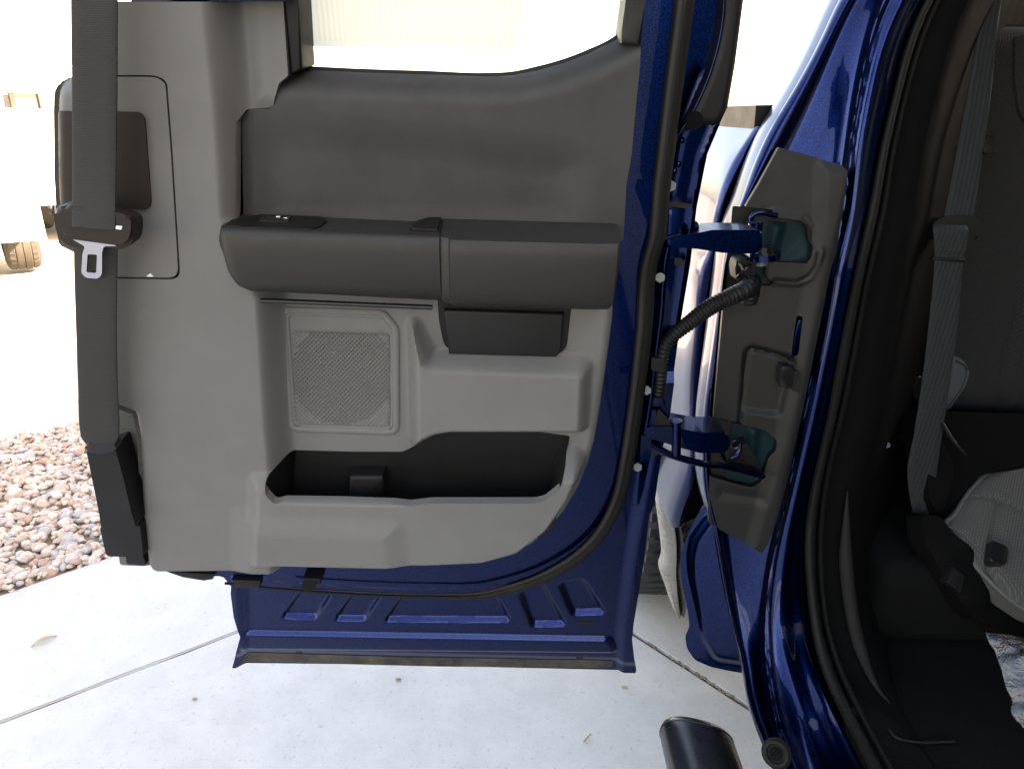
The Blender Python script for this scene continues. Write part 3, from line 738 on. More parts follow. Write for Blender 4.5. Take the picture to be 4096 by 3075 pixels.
# lower recessed pillar trim and upper frame trim beyond the top edge
patch('lower_pillar_trim', D, fillet([(400, 1610, .012), (570, 1610, .012), (590, 2262, .012), (480, 2258, .012)], 10), [], 0.012, 'graydk', shell, 0.006, 0.02)
prism('upper_pillar_trim', D, [(300, -560), (1145, -560), (1141, -2), (300, -2)], .034, -.02, 'gray', shell, .006)
# charcoal upper trim with rolled window sill
CF = Field(D, 0.002)
sill = [(1130, 282), (1209, 280), (1455, 291), (1702, 299), (1949, 307), (2048, 302), (2140, 284), (2251, 254), (2356, 214), (2449, 169), (2520, 130)]
slp = topoly(D, sill, -.01)
def sillroll(uv, h):
    d = pdist(uv, slp); k = np.clip(1 - d / .030, 0, 1); return h - .034 * k ** 2.6
CF.fn(sillroll)
CF.poly([(1075, 520), (1600, 545), (2300, 640), (2300, 900), (1020, 900), (1020, 600)], -0.007, 0.05, r=60, add=True)
CF.poly([(940, 420), (1000, 420), (1000, 900), (940, 900)], -0.004, 0.015, add=True)
cu = [(1163, 293, -.01), (1209, 279, -.028), (1455, 290, -.028), (1702, 298, -.028), (1949, 306, -.028), (2048, 301, -.028), (2140, 283, -.028), (2251, 253, -.028), (2356, 213, -.028), (2449, 168, -.028), (2486, 150, -.02), (2563, 180, 0), (2557, 277, 0), (2541, 432, 0), (2526, 610, 0), (2504, 740, 0), (2492, 960, 0), (2400, 960, 0), (1000, 910, 0), (972, 870, 0), (968, 700, 0), (967, 500, 0), (976, 455, 0), (1000, 436, 0), (1078, 433, 0), (1101, 416, 0), (1114, 372, 0), (1126, 328, 0)]
patch('upper_trim', D, cu, [], CF, 'char', shell, 0.0022, 0.012, 0.0012, 'charcoal upper door trim under the window')
# window: glass, runs, sticker
gl = [(1150, -480), (1170, 300), (1960, 325), (2260, 270), (2500, 140), (2530, -480)]
prism('window_glass', D, gl, -.048, -.052, 'glass', shell, 0)
prism('window_run', D, [(1134, -500), (1192, -500), (1192, 0), (1209, 274), (1180, 292), (1160, 294), (1141, 0)], .004, -.046, 'black', shell, .003)
prism('pillar_garnish', D, [(2505, -500), (2592, -500), (2584, 0), (2564, 187), (2486, 175), (2484, 140), (2504, 0)], .004, -.046, 'cover', shell, .004)
tube('glass_seal', [D.P(p[0], p[1] + 2, -.034) for p in catmull([(1205, 272), (1455, 284), (1702, 292), (1949, 300), (2048, 295), (2140, 276), (2251, 246), (2356, 206), (2449, 161), (2488, 132), (2504, 0), (2505, -300)], 80)], .003, 'black', shell, 8)
stk_o = fillet([(1222, -300), (2124, -300), (2120, 60), (2115, 155, 0, 0), (2053, 212, 0, 0), (1700, 200), (1234, 184)], 10)
stk_i = [(1252, -270), (2085, -270), (2083, 188), (1700, 175), (1266, 160)]
patch('window_sticker', D, [(p[0], p[1], -.0535) for p in stk_o], [[(p[0], p[1], -.0535) for p in stk_i]], -.0535, 'paperedge', shell, .006, 0, label='cream paper sticker on the window glass, seen from behind')
patch('sticker_print', D, [(p[0], p[1], -.0537) for p in stk_i], [], -.0537, 'paper', shell, .02, 0)
prism('frame_header', D, [(1100, -640), (2990, -640), (2985, -470), (1100, -470)], .02, -.12, 'char', shell, .006)
# ------------------------------------------------------------------ map pocket, pull cup
def open_box(name, fr, front, nb, mat, parent, shrink=.94, drop=0.0):
    """liner: walls running back from an irregular px opening (px,py,n) to a back wall at nb"""
    F2 = np.array([fr.pix(*p[:3]) for p in front]); nn_ = TF(F2) - .0015
    F3 = [(F2[i][0], F2[i][1], nn_[i]) for i in range(len(front))]
    cx = sum(p[0] for p in F3) / len(F3); cy = sum(p[1] for p in F3) / len(F3)
    A = [fr.p3(u, v, n_) for u, v, n_ in F3]
    B = [fr.p3(cx + (u - cx) * shrink, cy + (v - cy) * (shrink if v > cy else 1.0) - (drop if v < cy else 0), nb) for u, v, n_ in F3]
    C = [fr.p3(u + (cx - u) * .01, v - (drop if v < cy else 0) + (0 if v < cy else -.004), (n_ - .006) if v < cy else (n_ * .5 + nb * .5)) for u, v, n_ in F3]
    k = len(A); V = A + C + B; Fc = [(i, (i + 1) % k, k + (i + 1) % k, k + i) for i in range(2 * k) if (i + 1) % k or 1]
    Fc = [(j * k + i, j * k + (i + 1) % k, (j + 1) * k + (i + 1) % k, (j + 1) * k + i) for j in range(2) for i in range(k)] + [tuple(range(2 * k, 3 * k))]
    return mk(name, V, Fc, mat, parent, True, 30)
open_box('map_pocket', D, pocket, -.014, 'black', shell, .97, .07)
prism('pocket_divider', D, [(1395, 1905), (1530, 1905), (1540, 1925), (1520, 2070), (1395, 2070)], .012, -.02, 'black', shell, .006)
open_box('pull_cup', D, cup, .002, 'black', shell, .985, .002)
prism('cup_face', D, [(1775, 1240), (2255, 1255), (2245, 1405), (2225, 1428), (1795, 1416)], .010, .001, 'cupface', shell, .003)
# ------------------------------------------------------------------ armrest
def armrest(name, st, mat, label=None):
    """stations: (u, [ (v,n), ... ])  lofted along u"""
    curves = []; 
    k = len(st[0][1])
    for j in range(k): curves.append([D.p3(u, pr[j][0], pr[j][1]) for u, pr in st])
    V = []; Fc = []; n = len(st)
    for c in curves: V += c
    for j in range(k):
        a = j * n; bb = ((j + 1) % k) * n
        for i in range(n - 1): Fc.append((a + i, a + i + 1, bb + i + 1, bb + i))
    Fc.append(tuple(j * n for j in range(k))); Fc.append(tuple((k - 1 - j) * n + n - 1 for j in range(k)))
    o = mk(name, V, Fc, mat, shell, True, 40, label); bm = bmesh.new(); bm.from_mesh(o.data); bmesh.ops.recalc_face_normals(bm, faces=bm.faces)
    bm.to_mesh(o.data); bm.free(); return o
nf = .062
def uvn(px, py, n): return D.pix(px, py, n)
stn = []
lx = [(847, 968, 1030), (849, 944, 1062), (853, 930, 1092), (861, 919, 1122), (875, 914, 1152), (898, 913.5, 1180), (930, 914.5, 1193), (1200, 925, 1206), (1500, 937, 1221), (1752, 947, 1233), (1757, 950, 1230)]
for px, yt, yb in lx:
    u, vt = uvn(px, yt, nf); _, vb = uvn(px, yb, nf - .006)
    e = 0 if px > 898 else (1 - (px - 847) / 52.0)
    e2 = e * e; H = vt - vb; n0 = nf - .022 * e2
    pr = [(vt - .002, -.002), (vt, n0 - .008), (vt - .0012, n0 - .003), (vt - .004, n0)]
    for f, dn in ((.12, .0022), (.25, .0034), (.5, .0034), (.70, .0012), (.79, -.003), (.87, -.010), (.94, -.019), (.985, -.028)):
        pr.append((vt - H * f, n0 + dn))
    pr += [(vb, n0 - .036), (vb + .004, -.002)]
    stn.append((u, pr))
armrest('armrest', stn, 'arm', 'dark vinyl armrest pad')
stn = []
for px, dn0, sh in ((1752, -.004, .0), (1762, .0, 0), (1794, .003, 0), (1803, .0085, 0), (1830, .009, 0), (2100, .0085, 0), (2380, .0085, 0), (2470, .006, 0), (2484, -.004, 0)):
    yt = 952 + (px - 1757) * .028; yb = 1243 + (px - 1757) * .025
    u, vt = uvn(px, yt, nf); _, vb = uvn(px, yb, nf - .01); _, vback = uvn(px, 872 + (px - 1757) * .028, .004)
    n0 = nf + dn0; H = vt - vb
    pr = [(vback - .004, -.002), (vback, .006), (vback - .001, .012), (vback * .62 + vt * .38, n0 - .030), (vback * .3 + vt * .7, n0 - .014), (vt, n0 - .004)]
    for f, dn in ((.06, .0), (.16, .002), (.35, .0028), (.58, .002), (.73, -.001), (.82, -.007), (.91, -.018), (.98, -.030)): pr.append((vt - H * f, n0 + dn))
    pr += [(vb, n0 - .042), (vb + .004, -.002)]
    stn.append((u, pr))
armrest('armrest_grip', stn, 'arm', 'wider right half of the armrest over the pull cup')
# raised switch bezel, channel and bump on the armrest top
def topbox(name, pts, n0, n1, h, mat, bev=.002):
    """pts: px along the armrest front top edge -> box standing on it between depths n0..n1"""
    bm = bmesh.new(); vs = []
    for (px, n_) in pts:
        u, v = uvn(px, 914 + (px - 866) * .037, nf); vs.append((u, v, n_))
    A = [bm.verts.new(D.p3(u, v - .004, n_)) for u, v, n_ in vs]; B = [bm.verts.new(D.p3(u, v + h, n_)) for u, v, n_ in vs]
    k = len(A); bm.faces.new(A[::-1]); top = bm.faces.new(B)
    for i in range(k): bm.faces.new((A[i], A[(i + 1) % k], B[(i + 1) % k], B[i]))
    bmesh.ops.bevel(bm, geom=list(top.edges), offset=bev, segments=2, affect='EDGES')
    return mk_bm(name, bm, mat, shell, True, 35)
topbox('switch_bezel', [(880, .056), (1245, .056), (1272, .045), (1272, .02), (1240, .004), (975, .004), (880, .03)], 0, 0, .0016, 'black')
topbox('window_switch', [(1000, .036), (1130, .036), (1130, .018), (1000, .018)], 0, 0, .0042, 'gloss')
topbox('switch_mark', [(1062, .024), (1078, .024), (1078, .021), (1062, .021)], 0, 0, .0047, 'label', .0002)
topbox('switch_mark', [(1098, .027), (1112, .027), (1112, .0255), (1098, .0255)], 0, 0, .0047, 'label', .0002)
topbox('grip_bump', [(1630, .054), (1756, .056), (1756, .004), (1690, .004), (1640, .02)], 0, 0, .006, 'black', .003)
tube('armrest_strip', [D.P(px, 1200 + (px - 1040) * .0405, .030) for px in range(1030, 1745, 35)], .0032, 'gloss', shell, 8)
# ------------------------------------------------------------------ speaker
M['spback'] = plastic('speaker_cloth', (0.007, 0.007, 0.007), .9, 500, .2, .1, .1)
sp_o = fillet([(1130, 1238), (1532, 1250, 0, 20), (1584, 1314, 0, 20), (1586, 1728), (1166, 1714)], 32, 6)
sp_o = [(p[0], p[1]) for p in sp_o]
ring = [D.P(p[0], p[1], .001) for p in sp_o]
tube('speaker_frame', ring + [ring[0], ring[1]], .0045, 'gray', shell, 10, flat=.55, flatdir=D.N)
ring2 = [D.P(1360 + (p[0] - 1360) * .93, 1484 + (p[1] - 1484) * .94, .0005) for p in sp_o]
tube('speaker_frame_inner', ring2 + [ring2[0], ring2[1]], .0028, 'gray', shell, 8, flat=.5, flatdir=D.N)
V = []; Fc = []
mesh_poly = np.array([(1160, 1316), (1562, 1328), (1562, 1704), (1180, 1694)], float)
dxh, dyh = 8.6, 8.7
for r_ in range(46):
    for c_ in range(26):
        cx = 1160 + c_ * 2 * dxh + (r_ % 2) * dxh + r_ * .45; cy = 1312 + r_ * dyh + (cx - 1160) * .028
        if sdist(np.array([[cx, cy]]), mesh_poly)[0] < 6: continue
        opened = math.hypot(cx - 1372, (cy - 1490) * 1.0) < 205
        k0 = len(V); n0 = .0022
        for i in range(8):
            a = math.pi / 4 * i
            R_ = 1.0 if i % 2 == 0 else .7071 / 1.0
            V.append(D.P(cx + math.cos(a) * dxh * R_ * (1 if i % 2 == 0 else .7071 / .7071), cy + math.sin(a) * dyh * R_, n0))
        rr = 4.1 if opened else 2.8
        for i in range(8):
            a = math.pi / 4 * i; V.append(D.P(cx + math.cos(a) * rr, cy + math.sin(a) * rr, n0 - .0003))
        for i in range(8):
            a = math.pi / 4 * i; V.append(D.P(cx + math.cos(a) * rr * .85, cy + math.sin(a) * rr * .85, n0 - (.006 if opened else .0007)))
        for i in range(8):
            j = (i + 1) % 8
            Fc.append((k0 + i, k0 + j, k0 + 8 + j, k0 + 8 + i)); Fc.append((k0 + 8 + i, k0 + 8 + j, k0 + 16 + j, k0 + 16 + i))
        if not opened: Fc.append(tuple(k0 + 16 + i for i in range(8)))
mk('speaker_grille', V, [f[::-1] for f in Fc], 'gray', shell, False, label='perforated speaker grille')
prism('speaker_backing', D, [(1166, 1324), (1556, 1334), (1556, 1698), (1184, 1688)], -.0035, -.006, 'spback', shell, 0)
# clips under the trim edge
prism('trim_clip', D, [(660, 2284), (862, 2296), (850, 2316), (815, 2322), (730, 2308)], -.005, -.03, 'black', shell, .002)
V, Fc = tube_geo([D.P(1236, 2338, -.012), D.P(1236, 2338, .006)], .011, 14); mk('rubber_stop', V, Fc, 'rubber', shell)
prism('trim_clip', D, [(1212, 2312), (1282, 2314), (1282, 2336), (1212, 2334)], .0, -.03, 'black', shell, .002)
prism('trim_clip', D, [(925, 2318), (1042, 2322), (1040, 2345), (1024, 2352), (945, 2350)], -.01, -.04, 'black', shell, .002)
# hex bolts on the hinge side
for px, py in ((2676, 743), (2633, 1109), (2579, 1560), (2543, 1867)):
    V, Fc = tube_geo([D.P(px, py, -.045), D.P(px + 8, py, -.022)], .0065, 6); mk('hinge_bolt', V, Fc, 'zinc', shell, False)
for px, py in ((2727, 560), (2713, 655), (2697, 683)):
    bm = bmesh.new(); bmesh.ops.create_uvsphere(bm, u_segments=12, v_segments=8, radius=.004)
    c = D.P(px, py, -.051)
    for v in bm.verts: v.co = v.co * 1.0 + c
    mk_bm('weld_dimple', bm, 'blue', shell)

# ------------------------------------------------------------------ front seat belt hanging on the door's free edge
def strap(name, L, R, mat, parent, thick=.0016, n=60, fr=None, label=None):
    """L, R: px edge curves with n (px,py,n) on the frame"""
    fr = fr or D
    a = [fr.P(*p) for p in catmull(L, n)]; b_ = [fr.P(*p) for p in catmull(R, n)]
    cur = []
    for f in (0, .04, .25, .5, .75, .96, 1):
        cur.append([a[i].lerp(b_[i], f) + fr.N * (thick * (.6 if f in (0, 1) else 1)) for i in range(n)])
    for f in (1, .5, 0): cur.append([a[i].lerp(b_[i], f) - fr.N * thick * .6 for i in range(n)])
    return loft(name, cur, mat, parent, True, 60, label)
# retractor guide plate (dark) wrapping the left edge of the trim
gp_ = fillet([(220, 442, .036), (560, 447, .036), (582, 470, .036), (607, 800, .036), (604, 828, .036), (580, 836, .036), (232, 822, .036)], 26, 5)
GF = Field(D, .036)
GF.fn(leftround)
patch('belt_guide_plate', D, gp_, [], GF, 'brown', shell, 0.003, 0.006, 0.0022)
bn = .085
belt = strap('shoulder_belt', [(300, -530, bn - .03), (287, -300, bn - .008), (286, 0, bn), (290, 400, bn), (291, 700, bn), (290, 905, bn + .006)], [(480, -530, bn - .03), (473, -300, bn - .008), (470, 0, bn), (468, 400, bn), (464, 700, bn), (462, 918, bn + .006)], 'web', TR, label='black seat belt hanging at the door edge with its buckle tongue')
strap('lower_webbing', [(296, 900, bn - .012), (298, 1060, bn - .01), (305, 1300, bn - .01), (314, 1550, bn - .012), (321, 1715, bn - .014), (326, 1745, bn - .014), (348, 1775, bn - .014)],
      [(470, 900, bn - .012), (468, 1100, bn - .01), (466, 1300, bn - .01), (470, 1550, bn - .012), (476, 1715, bn - .014), (474, 1748, bn - .014), (455, 1780, bn - .014)], 'web', belt)
lb_back = fillet([(213, 826), (290, 818), (420, 838), (500, 862), (534, 880), (537, 930), (528, 975), (490, 998), (390, 985), (291, 989), (246, 965), (220, 915)], 30, 6)
prism('latch_body', D, [(p[0], p[1]) for p in lb_back], bn - .002, bn - .022, 'brown', belt, .006, 4)
lb = fillet([(257, 822), (300, 822), (400, 836), (481, 850), (522, 872), (524, 915), (512, 963), (470, 981), (280, 955), (247, 940), (240, 905)], 26, 6)
prism('latch_plate', D, [(p[0], p[1]) for p in lb], bn + .005, bn - .004, 'brown', belt, .004, 4)
prism('belt_slot', D, [(288, 896), (484, 908), (486, 924), (290, 910)], bn + .0055, bn + .004, 'black', belt, .0004)
prism('slot_label', D, [(463, 903), (487, 905), (485, 918), (462, 916)], bn + .0066, bn + .004, 'label', belt, .0003)
# steel tongue with its window
to = fillet([(284, 953), (330, 950), (440, 970), (468, 984, 0, 4), (415, 983, 0, 20), (408, 1010), (408, 1095), (392, 1114), (343, 1110), (325, 1092), (330, 1012), (340, 985), (300, 962, 0, 12)], 10, 4)
ti = fillet([(350, 1016), (388, 1017), (385, 1091), (346, 1088)], 7, 4)
bm = bmesh.new()
o2 = [D.pix(p[0], p[1], bn) for p in to]; i2 = [D.pix(p[0], p[1], bn) for p in ti]
ov = [bm.verts.new(D.p3(u, v, bn)) for u, v in o2]; iv = [bm.verts.new(D.p3(u, v, bn)) for u, v in i2]
oe = [bm.edges.new((ov[i], ov[(i + 1) % len(ov)])) for i in range(len(ov))]; ie = [bm.edges.new((iv[i], iv[(i + 1) % len(iv)])) for i in range(len(iv))]
bmesh.ops.triangle_fill(bm, edges=oe + ie, use_beauty=True)
r_ = bmesh.ops.extrude_face_region(bm, geom=bm.faces[:])
for v in r_['geom']:
    if isinstance(v, bmesh.types.BMVert): v.co -= D.N * .003
to_ = mk_bm('steel_tongue', bm, 'steel', belt, True, 30)
md = to_.modifiers.new('bev', 'BEVEL'); md.width = .0009; md.segments = 2; md.limit_method = 'ANGLE'
prism('upper_guide', D, fillet([(280, -560), (500, -560), (505, -500), (480, -480), (300, -480), (275, -500)], 20), bn - .018, .03, 'black', belt, .008)
# lower anchor boot
prism('anchor_ring', D, fillet([(340, 1768), (395, 1776), (462, 1768), (466, 1800), (400, 1815), (340, 1806)], 16), bn - .012, bn - .026, 'gloss', belt, .005)
an = .06
prism('anchor_boot', D, fillet([(344, 1797), (400, 1810), (459, 1789), (488, 1890), (526, 2050), (545, 2110), (404, 2112), (396, 2048)], 8), an, .02, 'black', belt, .006)
prism('anchor_cover', D, fillet([(398, 2106), (560, 2100), (572, 2228), (425, 2222)], 8), .048, .016, 'black', belt, .005)
prism('anchor_foot', D, fillet([(503, 2220), (575, 2225), (582, 2260), (506, 2254)], 5), .036, .01, 'black', belt, .003)

# ------------------------------------------------------------------ cab body: door opening (C-pillar jamb and rocker)
ys = list(np.concatenate([np.arange(-420, 0, 60), np.arange(0, 3300, 33)]))
B0 = [(3500, -420, 1.08), (3349, 0, 1.07), (3257, 203, 1.055), (3177, 351, 1.047), (3072, 524, 1.042), (2991, 709, 1.036), (2960, 801, 1.034), (2917, 906, 1.032), (2880, 1104, 1.03), (2855, 1301, 1.028), (2831, 1486, 1.02), (2812, 1640, 1.012), (2803, 1825, 1.0), (2806, 1936, .995), (2828, 2035, .985), (2852, 2107, .98), (2874, 2233, .968), (2902, 2387, .95), (2930, 2529, .925), (2960, 2640, .90), (2997, 2843, .82), (3034, 2942, .78), (3072, 3034, .742), (3130, 3180, .68), (3180, 3310, .62)]
B1 = [(3560, -420, 1.06), (3410, 0, 1.05), (3338, 142, 1.042), (3270, 290, 1.036), (3122, 586, 1.028), (3030, 740, 1.02), (2980, 830, 1.018), (2918, 1009, 1.015), (2893, 1180, 1.013), (2882, 1332, 1.011), (2852, 1659, .998), (2840, 1887, .984), (2848, 2000, .976), (2870, 2107, .968), (2894, 2233, .956), (2922, 2387, .938), (2950, 2529, .912), (2980, 2640, .888), (3015, 2843, .81), (3053, 2942, .77), (3092, 3034, .732), (3150, 3180, .67), (3200, 3310, .61)]
C1 = [(3660, -420, 1.045), (3516, 0, 1.022), (3436, 308, 1.008), (3399, 536, 1.0), (3372, 680, .993), (3340, 900, .986), (3308, 1100, .98), (3262, 1400, .973), (3214, 1640, .966), (3168, 1844, .956), (3120, 2100, .945), (3085, 2221, .936), (3062, 2400, .915), (3052, 2560, .892), (3066, 2757, .832), (3106, 2942, .762), (3146, 3072, .708), (3190, 3180, .66), (3250, 3310, .6)]
C2 = [(3720, -420, 1.03), (3578, 0, 1.012), (3497, 203, 1.004), (3467, 345, .998), (3436, 493, .992), (3417, 616, .986), (3405, 740, .981), (3380, 925, .975), (3343, 1024, .97), (3318, 1209, .966), (3275, 1425, .96), (3232, 1640, .953), (3183, 1856, .944), (3152, 2010, .936), (3134, 2060, .933), (3103, 2233, .918), (3084, 2356, .905), (3078, 2480, .888), (3084, 2603, .864), (3103, 2726, .828), (3152, 2942, .752), (3201, 3072, .698), (3245, 3180, .65), (3310, 3310, .59)]
C3 = [(3850, -420, 1.05), (3695, 0, 1.03), (3615, 203, 1.022), (3584, 345, 1.016), (3547, 493, 1.008), (3516, 616, 1.0), (3497, 740, .993), (3467, 894, .982), (3436, 1024, .97), (3399, 1209, .964), (3356, 1425, .958), (3319, 1640, .952), (3269, 1856, .945), (3229, 2048, .938), (3220, 2233, .925), (3238, 2418, .908), (3263, 2603, .87), (3319, 2757, .816), (3417, 2942, .742), (3479, 3072, .69), (3540, 3180, .645), (3620, 3310, .585)]
def off(curve, dx, dY): return [(p[0] + dx, p[1], p[2] + dY) for p in curve]
def mixc(a, b_, f, dY=0.0): return [(p[0] * (1 - f) + q_[0] * f, p[1], p[2] * (1 - f) + q_[2] * f + dY) for p, q_ in zip(a, b_)]
def smooth(c, n=8):
    a = np.array(c)
    for _ in range(n):
        b_ = a.copy(); b_[1:-1, 0] = .25 * a[:-2, 0] + .5 * a[1:-1, 0] + .25 * a[2:, 0]; b_[1:-1, 2] = .25 * a[:-2, 2] + .5 * a[1:-1, 2] + .25 * a[2:, 2]; a = b_
    return [tuple(p) for p in a]
sB0, sB1, sC1, sC2, sC3 = (smooth(byy(c, ys), k) for c, k in ((B0, 3), (B1, 3), (C1, 14), (C2, 14), (C3, 14)))
P3c = lambda c: [atY(p[0], p[1], p[2]) for p in c]
prof = [mixc(sB0, sB1, 0, .012), mixc(sB0, sB1, .12, -.002), mixc(sB0, sB1, .35, -.006), mixc(sB0, sB1, .65, -.005), mixc(sB0, sB1, .9, .002), mixc(sB0, sB1, 1.0, .010),
        mixc(sB1, sC1, .10, .016), mixc(sB1, sC1, .35, .018), mixc(sB1, sC1, .65, .016), mixc(sB1, sC1, .92, .010), mixc(sB1, sC1, 1.0, .004),
        mixc(sC1, sC2, .25, -.003), mixc(sC1, sC2, .6, .004), mixc(sC2, sC3, .0, .002), mixc(sC2, sC3, .14, -.005),
        mixc(sC2, sC3, .32, -.008), mixc(sC2, sC3, .55, -.0065), mixc(sC2, sC3, .8, -.0075), mixc(sC2, sC3, 1.05, .004)]
cab = loft('cab_body', [P3c(c) for c in prof], 'blue', TR, False, 70, 'blue painted door opening of the cab', cross=3)
# weatherstrip: bulb, dark groove, inner lip
C4 = [(3900, -420, 1.055), (3744, 0, 1.035), (3670, 203, 1.027), (3633, 345, 1.02), (3596, 493, 1.012), (3565, 647, 1.002), (3528, 894, .986), (3491, 1024, .976), (3467, 1147, .972), (3417, 1425, .964), (3374, 1640, .958), (3319, 1856, .951), (3288, 2048, .942), (3282, 2233, .929), (3294, 2418, .91), (3331, 2603, .872), (3393, 2757, .818), (3491, 2942, .744), (3559, 3072, .692), (3620, 3180, .647), (3700, 3310, .587)]
sC4 = smooth(byy(C4, ys), 14)
ws = [mixc(sC3, sC4, -.12, .006), mixc(sC3, sC4, -.02, -.008), mixc(sC3, sC4, .18, -.016), mixc(sC3, sC4, .42, -.017), mixc(sC3, sC4, .62, -.010), mixc(sC3, sC4, .70, .002), mixc(sC3, sC4, .76, .003), mixc(sC3, sC4, .86, -.010), mixc(sC3, sC4, 1.0, -.012), mixc(sC3, sC4, 1.18, -.004), mixc(sC3, sC4, 1.25, .01)]
loft('weatherstrip', [P3c(c) for c in ws], 'rubber', cab, False, 70, cross=2)
# dark plastic trim inboard of the seal, leading into the cab
def inner(dx, dY): return [(p[0] + dx * (1 if p[1] < 2300 else 1 + (p[1] - 2300) / 1200), p[1], p[2] + dY) for p in sC4]
qt = [inner(8, .006), inner(50, -.006), inner(85, -.010), inner(115, -.004), inner(150, .02), inner(200, .07), inner(300, .22), inner(420, .40)]
loft('quarter_trim', [P3c(c) for c in qt], 'trimdk', cab, False, 70, cross=2)
sc5 = catmull([(3390, 1960, .935), (3386, 2060, .93), (3383, 2233, .916), (3402, 2418, .896), (3445, 2603, .862), (3515, 2757, .81), (3570, 2820, .79)], 60)
tube('sill_highlight_ridge', [atY(*p) for p in sc5], lambda x: .0005 + .0095 * min(1, x / .3, (1 - x) / .3), 'sillhighlight', cab, 12)  # tapered paler tube stands in for the soft highlight along the sill trim
tube('sill_trim_edge', [atY(*p) for p in catmull([(3410, 2830, .79), (3470, 2920, .755), (3540, 3040, .70), (3620, 3180, .64)], 40)], .005, 'cover', cab, 10)
# round rubber plug in the rocker
c = atY(3106, 3010, .722); nn = Vector((-.55, -.65, .52)).normalized()
V, Fc = tube_geo([c - nn * .006, c + nn * .003], .0205, 28); plug = mk('rocker_plug', V, Fc, 'rubber', cab)
tor = [c + nn * .003 + (nn.orthogonal().normalized() * math.cos(a) + nn.cross(nn.orthogonal().normalized()) * math.sin(a)) * .0155 for a in np.linspace(0, 2 * math.pi, 33)]
tube('plug_rim', tor, .0042, 'rubber', plug, 8)
V, Fc = tube_geo([c + nn * .002, c + nn * .0045], .0095, 20); mk('plug_hole', V, Fc, 'carpet', plug)
# side of the cab behind the door opening (short corner panel), lower corner
side0 = [(p[0] + 4, p[1], p[2] + .004) for p in sB0]
def xplane(c, dY, dx=0.0): return [atY(p[0], p[1], p[2]) + Vector((dx, dY, 0)) for p in c]
up_i = [i for i, y_ in enumerate(ys) if y_ <= 2060]
sel = lambda c: [c[i] for i in up_i]
loft('cab_corner', [xplane(sel(side0), 0), xplane(sel(side0), .02, -.002), xplane(sel(side0), .045, -.001), xplane(sel(side0), .058, .004), xplane(sel(side0), .062, .03)], 'blue', cab, False, 60)
CORN = Frame((.36, 1.0, .7), (.62, -.30, 0), (.02, .12, 1))
cl = fillet([(2838, 2010), (2800, 2040), (2765, 2105), (2722, 2216), (2724, 2310), (2752, 2443), (2758, 2505), (2740, 2540), (2747, 2590), (2778, 2636), (2840, 2664), (2925, 2682), (2975, 2690), (2955, 2600), (2932, 2500), (2900, 2360), (2874, 2220), (2856, 2105)], 14)
KF = Field(CORN, 0.0).poly([(2868, 2060), (2830, 2080), (2775, 2160), (2760, 2230), (2764, 2310), (2790, 2440), (2810, 2560), (2860, 2640), (2990, 2660), (2900, 2300)], .010, .02, r=20)
patch('cab_corner_lower', CORN, [(p[0], p[1], 0) for p in cl], [], KF, 'blue', cab, .004, .06)
# ------------------------------------------------------------------ black hinge cover on the jamb
J = JAMB
cov = [(3117, 588, .012), (3250, 625, .012), (3366, 660, .012), (3388, 682, .012), (3366, 850, .012), (3343, 1010, .012), (3322, 1070, .012), (3290, 1240, .012), (3247, 1455, .012), (3210, 1640, .012), (3166, 1844, .012), (3134, 2048, .012), (3112, 2130, .012), (3078, 2221, .012), (2960, 2162, .012), (2836, 2094, .012), (2832, 2040, .012),
       (2840, 1887, .012), (2855, 1659, .012), (2884, 1332, .012), (2898, 1180, .012), (2922, 1009, .012), (2985, 822, .012), (3036, 736, .012)]
hu = fillet([(2930, 822, .012), (3090, 838, .012, 2), (3094, 866, .012, 2), (3200, 880, .012, 14), (3226, 905, .012), (3232, 960, .012), (3250, 985, .012), (3242, 1030, .012), (3225, 1052, .012), (3066, 1044, .012, 3), (3060, 1098, .012), (3095, 1128, .012, 6), (3080, 1145, .012, 6), (3046, 1140, .012), (3036, 1198, .012, 14), (3005, 1220, .012, 12), (2935, 1205, .012, 6), (2900, 1180, .012)], 8)
hl = fillet([(2846, 1666, .012), (2960, 1690, .012), (2970, 1700, .012), (3060, 1720, .012, 20), (3085, 1742, .012), (3108, 1760, .012), (3104, 1800, .012), (3075, 1830, .012), (3062, 1880, .012), (3050, 1925, .012, 20), (3010, 1950, .012), (2940, 1935, .012), (2838, 1905, .012)], 10)
HF = Field(J, .010)
HF.poly([(3290, 660), (3420, 680), (3330, 1100), (3205, 1700), (3100, 2180), (3060, 2230), (3000, 2200), (3125, 1750), (3180, 1500), (3235, 1200), (3280, 900)], .016, .022)      # raised right edge
HF.poly([(2985, 1400), (3010, 1385), (3110, 1412), (3175, 1430), (3120, 1660), (2968, 1640)], -.006, .010, r=20, add=True)   # shallow recess
HF.poly([(3085, 835), (3220, 860), (3255, 900), (3258, 960), (3290, 1000), (3275, 1050), (3240, 1120), (3190, 1140), (3060, 1130)], .0045, .008, r=18, add=True)   # patch round the hinge hole
HF.groove([(3105, 852), (3215, 872), (3248, 915), (3250, 962), (3272, 1000), (3262, 1060), (3235, 1105), (3190, 1128), (3100, 1122)], .003, .003, .012)
HF.groove([(2962, 1690), (2975, 1560), (2990, 1415), (3010, 1398), (3115, 1422), (3170, 1450)], .004, .0035, .012)
HF.poly([(2880, 1950), (3060, 1985), (3090, 1900), (3060, 2010), (2880, 1985)], -.003, .02, add=True)
hc = patch('hinge_cover', J, cov, [[(p[0], p[1], .012) for p in hu], [(p[0], p[1], .012) for p in hl], [(p[0], p[1], .014) for p in fillet([(3190, 1262), (3214, 1266), (3194, 1420), (3168, 1428), (3172, 1380)], 8)]], HF, 'cover', cab, .0026, .014, .0, 'black moulded plastic cover around the hinges')
